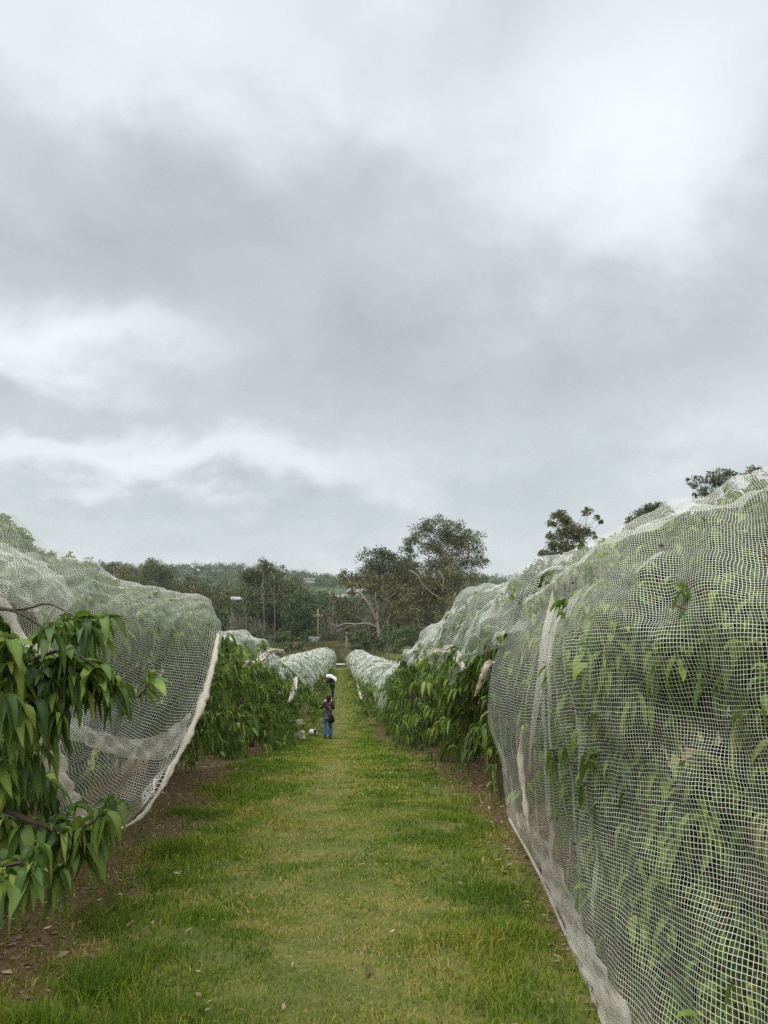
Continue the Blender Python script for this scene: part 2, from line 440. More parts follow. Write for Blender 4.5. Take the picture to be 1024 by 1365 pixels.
tag(litter(), 'brown and grey fallen leaves scattered on the soil strips and lawn', 'leaf litter', kind='stuff')

# ================================================================== NETS
def catmull(G, res, ax):
    G = np.moveaxis(G, ax, 0); n = len(G)
    E = np.concatenate([[2 * G[0] - G[1]], G, [2 * G[-1] - G[-2]]])
    out, prm = [], []
    for k in range(n - 1):
        m = res[k] if hasattr(res, '__len__') else res
        for q in np.arange(m) / m:
            a, b_, c, d = E[k], E[k + 1], E[k + 2], E[k + 3]
            out.append(.5 * (2 * b_ + (c - a) * q + (2 * a - 5 * b_ + 4 * c - d) * q * q + (3 * b_ - a - 3 * c + d) * q ** 3)); prm.append(k + q)
    out.append(G[-1]); prm.append(n - 1.)
    return np.moveaxis(np.array(out), 0, ax), np.array(prm)
def grid_normals(S):
    n = np.cross(np.gradient(S, axis=0), np.gradient(S, axis=1)); return n / (np.linalg.norm(n, axis=2)[..., None] + 1e-9)
def net_uv(G, pu, pv, gu=.85, gv=.85):
    du = np.quantile(np.linalg.norm(np.diff(G, axis=0), axis=2), gu, axis=1); dv = np.quantile(np.linalg.norm(np.diff(G, axis=1), axis=2), gv, axis=0)
    cu = np.concatenate([[0], np.cumsum(du)]); cv = np.concatenate([[0], np.cumsum(dv)])
    return np.interp(pu, np.arange(len(cu)), cu), np.interp(pv, np.arange(len(cv)), cv)
def sheet(G, res_u=14, res_v=14, disp=None, gu=.85, gv=.85, gather=None):
    """control grid (u along the row, v over the row) -> fine displaced sheet and its metre uv"""
    G = np.asarray(G, float)
    S, pu = catmull(G, res_u, 0); S, pv = catmull(S, res_v, 1)
    uu, vv = net_uv(G, pu, pv, gu, gv)
    if gather is not None:      # more cloth than width where the sheet is bunched into folds
        uu = np.concatenate([[0], np.cumsum(np.diff(uu) * np.interp((pu[1:] + pu[:-1]) / 2, *gather))])
    U, Vv = np.meshgrid(uu, vv, indexing='ij')
    N = grid_normals(S)
    if disp is not None: S = S + N * disp(U, Vv, S, pu[:, None] / (len(G) - 1), pv[None] / (G.shape[1] - 1))[..., None]
    return S, U, Vv
def sheet_mesh(mb, S, U, Vv):
    a, b_ = S.shape[:2]
    i, j = np.meshgrid(np.arange(a - 1), np.arange(b_ - 1), indexing='ij'); k = (i * b_ + j).ravel()
    mb.add(S.reshape(-1, 3), np.stack([k, k + b_, k + b_ + 1, k + 1], 1), None, np.stack([U, Vv], -1).reshape(-1, 2))
def roll(mb, pts, r, sides=9, n=None, seed=0):
    P, q = catmull(np.asarray(pts, float), 8, 0)
    rr = np.interp(q, np.arange(len(pts)), np.broadcast_to(np.asarray(r, float), (len(pts),)))
    rg = np.random.default_rng(seed); rr = rr * (1 + .22 * np.sin(q * 5 + seed) + .12 * rg.normal(size=len(rr)))
    L = np.concatenate([[0], np.cumsum(np.linalg.norm(np.diff(P, axis=0), axis=1))])
    mb.tube(P, rr, sides, cap=True)
    Vt = mb.V[-1]; an = np.tile(np.arange(sides), len(P)); ll = np.repeat(L, sides); ce = np.repeat(P, sides, axis=0)
    mb.V[-1] = ce + (Vt - ce) * (1 + .38 * np.sin(an * 2.1 + ll * 9 + seed) * np.cos(an * 3.7 - ll * 23 + seed * 2))[:, None] + np.array([0, 0, .25]) * 0
    mb.UV[-1] = np.stack([np.repeat(L, sides), np.tile(np.linspace(0, .2, sides), len(P))], 1)

def outward(S, tcen):
    N = grid_normals(S); s = s_of(S[..., 0], S[..., 1]); x, y = ST(s, np.broadcast_to(tcen, s.shape))
    sp_ = np.stack([x, y, ground(x, y) + 1.0], -1)
    return N * np.sign(((S - sp_) * N).sum(-1))[..., None]
# ---- right-hand net nearest the camera
def rp(row):
    out = []
    for p in row:
        px, py, k, v = p
        out.append(PT(px, py, v) if k == 't' else (PS(px, py, v) if k == 's' else PD(px, py, v)))
    return out
T_, S_ = 't', 's'
RA = [
 [(732, 786, T_, 2.3), (712, 797, T_, 1.95), (690, 825, T_, 1.75), (664, 872, T_, 1.6), (648, 945, T_, 1.46), (668, 1020, T_, 1.5), (678, 1088, T_, 1.47)],
 [(738, 763, T_, 2.5), (730, 785, T_, 2.1), (722, 815, T_, 1.75), (706, 880, T_, 1.50), (693, 960, T_, 1.42), (694, 1050, T_, 1.46), (700, 1128, T_, 1.49)],
 [(749, 743, T_, 2.55), (748, 768, T_, 2.1), (741, 800, T_, 1.70), (728, 862, T_, 1.42), (722, 960, T_, 1.30), (728, 1080, T_, 1.40), (728, 1180, T_, 1.46)],
 [(790, 724, T_, 2.6), (778, 748, T_, 2.1), (758, 798, T_, 1.55), (738, 858, T_, 1.25), (745, 950, T_, 1.22), (762, 1090, T_, 1.33), (764, 1258, T_, 1.32)],
 [(827, 707, T_, 2.6), (812, 727, T_, 2.1), (790, 765, T_, 1.50), (768, 840, T_, 1.23), (782, 950, T_, 1.26), (800, 1110, T_, 1.32), (802, 1350, T_, 1.20)],
 [(895, 677, T_, 2.65), (880, 700, T_, 2.15), (850, 740, T_, 1.62), (838, 835, T_, 1.36), (856, 950, T_, 1.40), (868, 1130, T_, 1.38), (860, 1440, T_, 1.22)],
 [(960, 655, T_, 2.7), (950, 680, T_, 2.25), (930, 715, T_, 1.80), (930, 830, T_, 1.52), (950, 960, T_, 1.56), (965, 1150, T_, 1.48), (950, 1560, T_, 1.27)],
 [(1024, 626, T_, 2.7), (1030, 660, T_, 2.3), (1030, 711, T_, 1.95), (1040, 830, T_, 1.66), (1060, 960, T_, 1.68), (1080, 1180, T_, 1.58), (1060, 1680, T_, 1.35)],
 [(1130, 575, T_, 2.75), (1150, 630, T_, 2.4), (1170, 700, T_, 2.05), (1190, 830, T_, 1.80), (1220, 980, T_, 1.80), (1260, 1250, T_, 1.68), (1230, 1900, T_, 1.43)],
 [(1330, 460, T_, 2.8), (1370, 560, T_, 2.45), (1400, 670, T_, 2.15), (1450, 830, T_, 1.95), (1500, 1030, T_, 1.9), (1560, 1400, T_, 1.8), (1520, 2300, T_, 1.55)],
]
def with_back(G, drop=1.35):
    """carry the sheet over the ridge and down the far side of the row"""
    out = []
    for row in G:
        r = np.array(row); rid = r[0]; s = s_of(rid[0], rid[1]); t = t_of(rid[0], rid[1]); sg = np.sign(t)
        ex = []
        for dt, dz in ((1.55, -drop - .75), (1.35, -.85), (.75, -.28)):
            x, y = ST(s, t + sg * dt); ex.append([x, y, rid[2] + dz])
        out.append(ex + [list(q) for q in r])
    return np.array(out)
def dispA(U, V, S, pu, pv):
    fold = waves(U * 1.0 + .35 * np.sin(V * 1.3), V * .16, .42, 31, 2) * .016
    lump = waves(U, V, .62, 32, 2)
    front = np.clip((pu - .30) * 4, 0, 1)
    eave = np.exp(-((pv - 5 / 9) / .028) ** 2); dip = np.exp(-((pv - 4.45 / 9) / .05) ** 2)
    return fold * np.clip(pv * 1.4, .3, 1) * (1.2 - 1.05 * front) + (.012 + .022 * front) * lump + (.035 * eave - .06 * dip) * np.sign(1)
GA = with_back(np.array([rp(r) for r in RA]))
S_A, U_A, V_A = sheet(GA, 22, 20, dispA, .45, .5, ([0, 2.2, 3.6, 4.4, 9], [2.3, 2.2, 1.5, 1.0, 1.0]))
mb = MB(); sheet_mesh(mb, S_A, U_A, V_A)
netA = mb.build('bird_net', M['net'], uv=True)
tag(netA, 'big white net over the nearest right-hand trees, hanging down to the ground', 'bird net', 'bird nets over the cherry rows')
def ribbon(G, disp=None, ru=10, rv=8, mat='netfold', name='fold', parent=None):
    S, U, V = sheet(np.array(G), ru, rv, disp); m = MB(); sheet_mesh(m, S, U, V)
    return m.build(name, M[mat], parent, uv=True)
# gathered folds of the curtain (doubled cloth, set a little proud of the sheet)
def proud(px, py, t, k=.035): return PT(px, py, t - math.copysign(k, t))
mb = MB(); roll(mb, [proud(697, 968, 1.41), proud(694, 1000, 1.42), proud(697, 1045, 1.43), proud(702, 1085, 1.44), proud(707, 1112, 1.46)], [.006, .020, .024, .018, .006], seed=7); mb.build('fold', M['netroll'], netA, uv=True)
ribbon([[proud(736, 786, 1.9, .02), proud(737, 786, 1.9, .02)], [proud(731, 808, 1.75, .05), proud(739, 808, 1.72, .05)], [proud(722, 850, 1.46, .06), proud(731, 850, 1.46, .06)], [proud(714, 920, 1.36), proud(723, 920, 1.36)], [proud(706, 985, 1.38), proud(711, 985, 1.38)], [proud(705, 1030, 1.40, .01), proud(706, 1030, 1.40, .01)]], parent=netA)
dq = lambda U, V, S, a, b: .02 * waves(U * .4, V * 3, .2, 52, 2)
ribbon([[proud(688, 1085, 1.5), proud(706, 1085, 1.47)], [proud(722, 1160, 1.48), proud(744, 1150, 1.42)], [proud(760, 1250, 1.33), proud(780, 1240, 1.33)], [proud(788, 1315, 1.24), proud(812, 1300, 1.26)], [proud(806, 1372, 1.19), proud(850, 1372, 1.20)]], dq, parent=netA)
mb = MB(); roll(mb, [PT(679, 1092, 1.46), PT(718, 1163, 1.47), PT(757, 1252, 1.31), PT(788, 1322, 1.22), PT(804, 1380, 1.18), PT(842, 1500, 1.15)], .012, seed=2)
mb.build('hem', M['netfold'], netA, uv=True)

# ---- left-hand net nearest the camera
LA = [
 [(-420, 470, T_, -2.75), (-420, 540, T_, -2.4), (-380, 640, T_, -2.05), (-330, 720, T_, -1.9), (-300, 760, T_, -1.85), (-290, 780, T_, -1.82)],
 [(-120, 620, T_, -2.7), (-120, 665, T_, -2.35), (-100, 720, T_, -1.95), (-90, 750, T_, -1.80), (-85, 770, T_, -1.72), (-80, 785, T_, -1.7)],
 [(0, 684, T_, -2.65), (8, 712, T_, -2.25), (10, 748, T_, -1.80), (6, 772, T_, -1.66), (3, 788, T_, -1.62), (2, 802, T_, -1.6)],
 [(70, 735, T_, -2.6), (64, 750, T_, -2.15), (60, 776, T_, -1.72), (52, 805, T_, -1.62), (42, 828, T_, -1.56), (32, 848, T_, -1.52)],
 [(110, 744, T_, -2.6), (110, 760, T_, -2.05), (103, 792, T_, -1.62), (90, 850, T_, -1.52), (66, 905, T_, -1.47), (42, 925, T_, -1.44)],
 [(150, 770, T_, -2.6), (150, 783, T_, -2.0), (144, 812, T_, -1.60), (124, 890, T_, -1.54), (92, 975, T_, -1.48), (60, 1008, T_, -1.42)],
 [(200, 784, T_, -2.6), (200, 792, T_, -2.0), (194, 822, T_, -1.60), (172, 910, T_, -1.56), (130, 1005, T_, -1.47), (84, 1056, T_, -1.42)],
 [(240, 794, T_, -2.5), (242, 803, T_, -1.95), (240, 834, T_, -1.60), (213, 930, T_, -1.53), (164, 1036, T_, -1.46), (112, 1097, T_, -1.42)],
 [(262, 793, T_, -2.4), (270, 807, T_, -1.95), (277, 838, T_, -1.58), (252, 938, T_, -1.46), (202, 1046, T_, -1.43), (150, 1107, T_, -1.43)],
 [(274, 800, T_, -2.25), (285, 816, T_, -1.85), (297, 848, T_, -1.50), (272, 938, T_, -1.39), (236, 1008, T_, -1.38), (168, 1104, T_, -1.43)],
]
def dispL(U, V, S, pu, pv):
    low = np.clip((pv - .62) * 3, 0, 1)
    swag = np.sin(V * 9 - U * 1.2 + .8 * np.sin(U * 1.7)) * .06 * low
    top = 1 - np.clip((pv - .5) * 4, 0, 1)
    return -(.012 * waves(U, V, .7, 41, 2) + swag + .020 * waves(U + .5 * V, V * .12, .45, 42, 2))
GL = with_back(np.array([rp(r) for r in LA]))
S_L, U_L, V_L = sheet(GL, 18, 20, dispL, .5, .5, ([0, 4, 5.5, 9], [1, .9, .5, .38]))
mb = MB(); sheet_mesh(mb, S_L, U_L, V_L)
netL = mb.build('bird_net', M['netleft'], uv=True)
tag(netL, 'white net hitched up over the nearest left-hand trees, its sagging hem off the ground', 'bird net', 'bird nets over the cherry rows')
mb = MB()
roll(mb, [PT(291, 846, -1.50), PT(284, 885, -1.44), PT(270, 935, -1.38), PT(252, 980, -1.37), PT(236, 1010, -1.37), PT(212, 1055, -1.39), PT(186, 1090, -1.41), PT(158, 1106, -1.42)], [.022, .034, .036, .032, .026, .018, .013, .008], seed=4)
mb.build('hem', M['netroll'], netL, uv=True)
mb = MB(); roll(mb, [PT(158, 1107, -1.42), PT(112, 1097, -1.41), PT(84, 1056, -1.41), PT(60, 1008, -1.41), PT(44, 940, -1.42), PT(36, 890, -1.44), PT(26, 845, -1.5), PT(2, 806, -1.58), PT(-40, 790, -1.66), PT(-90, 788, -1.7), PT(-200, 790, -1.76)], [.008, .012, .016, .02, .02, .022, .024, .026, .026, .03, .03], seed=5)
mb.build('hem', M['netfold'], netL, uv=True)
dw = lambda U, V, S, a, b: .02 * waves(U, V, .22, 51, 2)
# the sling of doubled net, the cream gathered sheet by the branch and the loose flap above it
ribbon([[PT(52, 925, -1.41), PT(62, 975, -1.40)], [PT(95, 955, -1.44), PT(98, 985, -1.42)], [PT(135, 975, -1.45), PT(140, 1003, -1.43)], [PT(180, 985, -1.45), PT(184, 1012, -1.43)], [PT(222, 975, -1.43), PT(220, 1010, -1.41)], [PT(252, 950, -1.37), PT(246, 985, -1.36)]], dw, parent=netL)
ribbon([[PT(26, 850, -1.50), PT(52, 850, -1.49)], [PT(30, 900, -1.46), PT(62, 900, -1.46)], [PT(40, 950, -1.44), PT(72, 955, -1.44)], [PT(56, 1000, -1.41), PT(84, 1003, -1.42)], [PT(76, 1045, -1.40), PT(98, 1045, -1.41)], [PT(104, 1092, -1.40), PT(122, 1088, -1.41)]], dw, parent=netL, mat='netroll')
ribbon([[PT(-40, 705, -1.80), PT(-30, 745, -1.66), PT(-20, 790, -1.58)], [PT(10, 728, -1.80), PT(18, 755, -1.62), PT(10, 800, -1.55)], [PT(48, 742, -1.78), PT(55, 770, -1.60), PT(38, 815, -1.52)], [PT(76, 765, -1.70), PT(76, 782, -1.58), PT(62, 818, -1.52)], [PT(104, 800, -1.63), PT(90, 812, -1.57), PT(76, 845, -1.52)]], dw, mat='netleft', name='flap', parent=netL)

# ---- nets farther along both rows
def tc(s, sg):                          # row centre line
    return sg * np.interp(s, [0, 25, 55, 90], [2.7, 2.6, 2.25, 1.9])
def row_net(sg, s0, s1, H, hem, inner, seed, label, nu=16, back=.9, lump=.085, mat='netfar'):
    ss = np.linspace(s0, s1, nu); G = []
    for s in ss:
        h, hm, ti = (np.interp(s, *q) for q in (H, hem, inner)); c = tc(s, sg)
        prof = [(c + sg * 1.35, back), (c + sg * 1.2, h * .62), (c + sg * .7, h - .28), (c, h), (c - sg * .55, h - .10), (sg * (ti + .22), h - .5), (sg * ti, max(hm, .2) * .5 + (h - .6) * .5), (sg * (ti - .02), hm)]
        row = []
        for t, z in prof:
            x, y = ST(s, t); z = z + (.10 * math.cos(2 * PI * s / 2.9) + .07 * math.sin(s * 1.3 + seed)) * min(1, z / 2); row.append([x, y, gz(x, y) + z])
        G.append(row)
    def d(U, V, S, a, b): return sg * (lump * waves(U, V, 1.15, seed, 3) + .022 * waves(U + .3 * V, V * .25, .5, seed + 1, 2) + (.055 if s0 > 28 else .02) * waves(U * .8 + .9 * V, V * .15, 1.1, seed + 2, 2))
    S, U, V = sheet(G, 12 if nu < 40 else 6, 10, d)
    m = MB(); sheet_mesh(m, S, U, V)
    o = m.build('bird_net', M[mat], uv=True)
    return tag(o, label, 'bird net', 'bird nets over the cherry rows'), S
netRB, S_RB = row_net(1, 7.2, 33, ([7, 12, 20, 33], [2.55, 2.75, 2.75, 2.55]), ([7.2, 8, 10, 11.5, 12.5, 14, 18, 22, 23.5, 26, 29, 33], [1.75, 1.6, 1.45, 1.0, 1.75, 1.85, 1.9, 1.9, 1.1, 1.05, 1.5, 1.9]), ([7, 12, 20, 33], [1.62, 1.5, 1.45, 1.3]), 61, 'white net hitched high over the middle of the right-hand row, hanging in points', 22)
netRC, S_RC = row_net(1, 32.5, 86, ([33, 45, 60, 86], [2.45, 2.4, 2.3, 2.2]), ([33, 40, 50, 86], [1.75, 1.45, 1.2, 1.1]), ([33, 50, 86], [1.25, .85, .62]), 65, 'white net closing in the far end of the right-hand row', 60)
netLB, S_LB = row_net(-1, 15.5, 28, ([15, 18, 24, 28], [2.3, 2.75, 2.8, 2.45]), ([15, 20, 24, 28], [1.75, 1.95, 2.0, 1.85]), ([15, 28], [1.75, 1.6]), 71, 'white net resting like a cap on the left-hand row behind the nearest net', 12)
netLC, S_LC = row_net(-1, 29, 86, ([29, 38, 60, 86], [2.7, 2.8, 2.6, 2.4]), ([29, 33, 38, 46, 60, 86], [1.9, 1.5, 1.75, 1.6, 1.3, 1.2]), ([29, 45, 86], [1.45, .95, .55]), 75, 'white lumpy net over the far end of the left-hand row', 60)
def bunch(parent, pts, r, seed):
    """net bunched into a crumpled roll along the hem: three folded leaves of cloth"""
    m = MB(); P = np.asarray(pts); n = len(P)
    for k in range(3):
        G = []
        for i in range(n):
            w = r[min(i, len(r) - 1)] * 1.25; a = k * 2.1 + i * .9 + seed; o = np.array([math.cos(a), math.sin(a) * .6, .5 * math.sin(a * 1.3)]) * w * .4
            G.append([P[i] + o + np.array([0, 0, w]), P[i] - o * 1.6 + np.array([.3 * w, -.5 * w, .3 * w]), P[i] + o * 1.5 + np.array([-.2 * w, -.3 * w, -.4 * w]), P[i] - o + np.array([0, 0, -1.1 * w])])
        S, U, V = sheet(np.array(G), 8, 6, lambda U, V, S, a, b: .25 * max(r) * waves(U, V, .16, seed + k, 2)); sheet_mesh(m, S, U, V)
    m.build('hem', M['netroll'], parent, uv=True)
bunch(netRB, [PT(652, 886, 1.55), PT(646, 896, 1.52), PT(640, 912, 1.5), PT(634, 926, 1.5)], [0.042, 0.054, 0.030, 0.012], 1)
bunch(netRB, [PT(584, 868, 1.52), PT(572, 873, 1.5), PT(562, 878, 1.48), PT(552, 883, 1.46)], [0.030, 0.066, 0.060, 0.030], 2)
bunch(netRB, [PT(583, 868, 1.5), PT(600, 866, 1.6), PT(612, 878, 1.55), PT(618, 892, 1.5)], [.03, .05, .05, .02], 6)
bunch(netRC, [PT(464, 912, .8), PT(469, 935, .8), PT(471, 950, .82)], [0.060, 0.072, 0.030], 3)
bunch(netRC, [PT(476, 910, .95), PT(479, 922, .95), PT(482, 932, .97)], [0.048, 0.060, 0.018], 8)
bunch(netLB, [PT(329, 884, -1.72), PT(340, 886, -1.7), PT(350, 878, -1.7), PT(362, 868, -1.7), PT(378, 868, -1.68)], [0.036, 0.060, 0.066, 0.042, 0.030], 4)
bunch(netLB, [PT(341, 886, -1.68), PT(342, 898, -1.66), PT(345, 912, -1.66)], [.06, .05, .02], 5)
bunch(netLC, [PT(394, 905, -1.5), PT(391, 922, -1.48), PT(385, 936, -1.5)], [0.060, 0.096, 0.030], 9)

# ================================================================== CHERRY TREES
GRP = {1: 'cherry trees in the right-hand row', -1: 'cherry trees in the left-hand row'}
# --- right row, trees pressed against the near net
edges = [(-.2, 2.9), (2.9, 5.6), (5.6, 8.6)]
s_all = s_of(S_A[..., 0], S_A[..., 1]); nA = outward(S_A, 2.75)
lab = ['cherry tree filling the right edge, the nearest one under the big right-hand net', 'cherry tree whose leaves press on the middle of the big right-hand net', 'cherry tree hidden behind the hanging curtain of the big right-hand net']
iu = np.arange(S_A.shape[0]); v0 = 3 * 20 - 26
for (a, b_), lb, sc_ in zip(edges, lab, (2.0, 4.3, 7.1)):
    x, y = ST(sc_, 2.75); base = (x, y, gz(x, y)); root = empty('cherry_tree', base)
    tag(root, lb, 'tree', GRP[1])
    ii, jj = np.nonzero((s_all > a) & (s_all < b_) & (np.arange(S_A.shape[1])[None] > v0))
    # even cover per area: pick points with probability ~ cell area
    ar = np.linalg.norm(np.cross(np.gradient(S_A, axis=0), np.gradient(S_A, axis=1)), axis=2)[ii, jj]
    tot = int(ar.sum() * 185)
    nb = tot // 6; pk = rng.choice(len(ii), size=nb, p=ar / ar.sum())
    P = np.repeat(S_A[ii[pk], jj[pk]], 6, axis=0); N = np.repeat(nA[ii[pk], jj[pk]], 6, axis=0); tot = nb * 6
    off = rng.normal(0, .075, (tot, 3)); off -= N * (off * N).sum(1)[:, None]
    dep = np.repeat(.055 + .10 * rng.random(nb), 6) + .08 * rng.random(tot) + .35 * (rng.random(tot) < .22) * rng.random(tot)
    C = P - N * dep[:, None] + off
    hgt = C[:, 2] - ground(C[:, 0], C[:, 1])
    sC = s_of(C[:, 0], C[:, 1])
    # bare gap at the foot of the trees and behind the hanging curtain
    ok = (hgt > .28 + .15 * waves(C[:, 0] * 1.5, C[:, 1], .9, 81)) & ~((sC > 4.9) & (sC < 8) & (t_of(C[:, 0], C[:, 1]) < 1.72) & (hgt < 1.5)) & ~((hgt < .7) & (t_of(C[:, 0], C[:, 1]) < 1.36))
    C, N = C[ok], N[ok]
    A = N * .35 + rng.normal(0, .5, C.shape) + np.array([0, 0, .3])
    m, tw = MB(), MB()
    tr = trunk_mesh(int(sc_ * 10)); tr.V = [v + np.array(base) for v in tr.V]
    clusters(m, C, A, (7, 13), .13, 5, .33, m, .9, .10)  # leaves against the net toned brighter, as if lit
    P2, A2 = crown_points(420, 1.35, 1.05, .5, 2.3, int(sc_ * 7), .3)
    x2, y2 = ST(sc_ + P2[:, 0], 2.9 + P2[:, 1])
    clusters(m, np.stack([x2, y2, P2[:, 2] + base[2]], 1), A2, (8, 13), .14, 2, -.16)  # inner leaves toned darker: shade between the whorls put into the colour
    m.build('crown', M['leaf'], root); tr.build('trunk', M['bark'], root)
# --- left row, nearest tree: hand-placed boughs in front of the net
x, y = ST(2.3, -2.5); base = (x, y, gz(x, y)); root = empty('cherry_tree', base)
tag(root, 'nearest cherry tree on the left edge with drooping leafy branches outside the net', 'tree', GRP[-1])
m = MB(); br = [
 ([(-60, 800, 2.95), (20, 815, 2.95), (75, 845, 2.9), (118, 842, 2.85)], [.013, .010, .007, .004]),
 ([(-30, 812, 2.95), (30, 812, 2.95), (65, 805, 2.92), (98, 822, 2.9)], [.010, .008, .006, .004]),
 ([(-80, 900, 2.7), (-10, 905, 2.68), (40, 880, 2.72), (88, 868, 2.75), (130, 890, 2.78), (158, 908, 2.8)], [.022, .017, .013, .010, .007, .004]),
 ([(-90, 1000, 2.8), (-10, 985, 2.8), (30, 975, 2.78), (60, 950, 2.75), (74, 915, 2.75)], [.022, .017, .013, .009, .004]),
 ([(-90, 1060, 2.85), (0, 1078, 2.85), (50, 1098, 2.82), (98, 1108, 2.8), (142, 1082, 2.8)], [.022, .018, .014, .009, .005]),
 ([(-70, 1160, 2.6), (-10, 1158, 2.6), (28, 1150, 2.58), (44, 1158, 2.58)], [.014, .011, .008, .005]),
 ([(-60, 860, 2.55), (-10, 850, 2.55), (14, 855, 2.55)], [.014, .010, .006]),
 ([(-60, 950, 2.5), (-10, 940, 2.5), (16, 930, 2.5)], [.014, .010, .006]),
]
tips = []
for pts, rd in br:
    Q, q = catmull(np.array([PD(*p) for p in pts]), 6, 0)
    bm_ = MB(); bm_.tube(Q, np.interp(q, np.arange(len(rd)), rd) * .62, 7)
    bm_.build('branch', M['bark'], root)
CL = [(100, 824, 2.9, 15), (118, 830, 2.86, 12), (82, 830, 2.9, 10), (88, 872, 2.76, 15), (70, 885, 2.74, 13), (105, 890, 2.76, 13), (128, 893, 2.78, 12), (150, 905, 2.8, 13), (160, 915, 2.8, 10), (100, 915, 2.78, 9),
      (70, 915, 2.74, 13), (62, 955, 2.72, 13), (78, 950, 2.72, 9), (40, 880, 2.74, 10), (20, 850, 2.6, 11), (10, 880, 2.55, 13), (22, 905, 2.6, 12), (6, 930, 2.5, 14), (26, 945, 2.55, 10), (12, 850, 2.5, 9),
      (30, 980, 2.8, 10), (8, 1010, 2.8, 12), (35, 1020, 2.9, 9), (14, 1050, 2.85, 10), (60, 1040, 3.0, 7),
      (140, 1084, 2.8, 9), (112, 1100, 2.8, 10), (88, 1110, 2.8, 13), (60, 1110, 2.82, 13), (30, 1100, 2.84, 12), (4, 1095, 2.84, 12), (118, 1118, 2.82, 9), (72, 1090, 2.82, 8),
      (40, 1158, 2.58, 11), (20, 1160, 2.58, 11), (0, 1165, 2.58, 11), (50, 1130, 2.6, 8)]
C = np.array([PD(a, b_, c) for a, b_, c, d in CL]); A = np.stack([rng.uniform(.1, .7, len(CL)), rng.uniform(-.7, .1, len(CL)), rng.uniform(.0, .55, len(CL))], 1)
tw = MB()
C = np.concatenate([C, C + np.array([0, .11, -.01]) + rng.normal(0, .035, C.shape)]); A = np.concatenate([A, A * np.array([.6, 1, 1])]); CL = CL + CL
for c, a, row in zip(C, A, CL): clusters(m, [c], [a], (row[3] + 1, row[3] + 7), .122, 6, .2, m, .85, .07)
P2, A2 = crown_points(230, 1.3, .75, .45, 1.5, 77, .3); x2, y2 = ST(1.9 + P2[:, 0], -2.75 + P2[:, 1])
k_ = (x2 * F / y2 + CX < 20) & (y2 > 2.35)
clusters(m, np.stack([x2, y2, P2[:, 2] + base[2]], 1)[k_], A2[k_], (8, 13), .115, 5, .10, m)
P2, A2 = crown_points(120, 1.3, .9, 1.5, 2.3, 78, .3); x2, y2 = ST(1.9 + P2[:, 0], -2.85 + P2[:, 1])
clusters(m, np.stack([x2, y2, P2[:, 2] + base[2]], 1), A2, (8, 13), .13, 2, .0)
m.build('crown', M['leaf'], root)
tr = trunk_mesh(9); tr.V = [v + np.array(base) for v in tr.V]; tr.build('trunk', M['bark'], root)
# --- left row, trees under the near net: leaves mostly up against the roof of the net, inner leaves toned darker to paint the shade
s_allL = s_of(S_L[..., 0], S_L[..., 1]); nL = outward(S_L, -2.75)
for (a, b_), sc_, lb in (((1.2, 6.2), 4.9, 'cherry tree under the nearest left-hand net, behind its sagging mesh'), ((6.2, 12), 8.0, 'cherry tree under the far end of the nearest left-hand net')):
    x, y = ST(sc_, -2.75); base = (x, y, gz(x, y)); root = tag(empty('cherry_tree', base), lb, 'tree', GRP[-1])
    jj_ = np.arange(S_L.shape[1])[None]
    ii, jj = np.nonzero((s_allL > a) & (s_allL < b_) & (jj_ > 20) & (jj_ < 20 * 5 + 8))
    ar = np.linalg.norm(np.cross(np.gradient(S_L, axis=0), np.gradient(S_L, axis=1)), axis=2)[ii, jj]
    tot = int(ar.sum() * 115); pk = rng.choice(len(ii), size=tot, p=ar / ar.sum())
    N = nL[ii[pk], jj[pk]]; C = S_L[ii[pk], jj[pk]] - N * (.03 + .35 * rng.random(tot) ** 1.8)[:, None]
    m, tr = MB(), trunk_mesh(int(sc_ * 10)); tr.V = [v + np.array(base) for v in tr.V]
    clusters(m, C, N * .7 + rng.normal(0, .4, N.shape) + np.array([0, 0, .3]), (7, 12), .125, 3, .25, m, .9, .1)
    P2, A2 = crown_points(480, 1.6, .95, .4, 2.2, int(sc_ * 3), .35); x2, y2 = ST(sc_ + P2[:, 0], -2.85 + P2[:, 1])
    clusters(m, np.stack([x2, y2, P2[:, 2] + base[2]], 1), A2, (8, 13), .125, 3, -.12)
    m.build('crown', M['leaf'], root); tr.build('trunk', M['bark'], root)
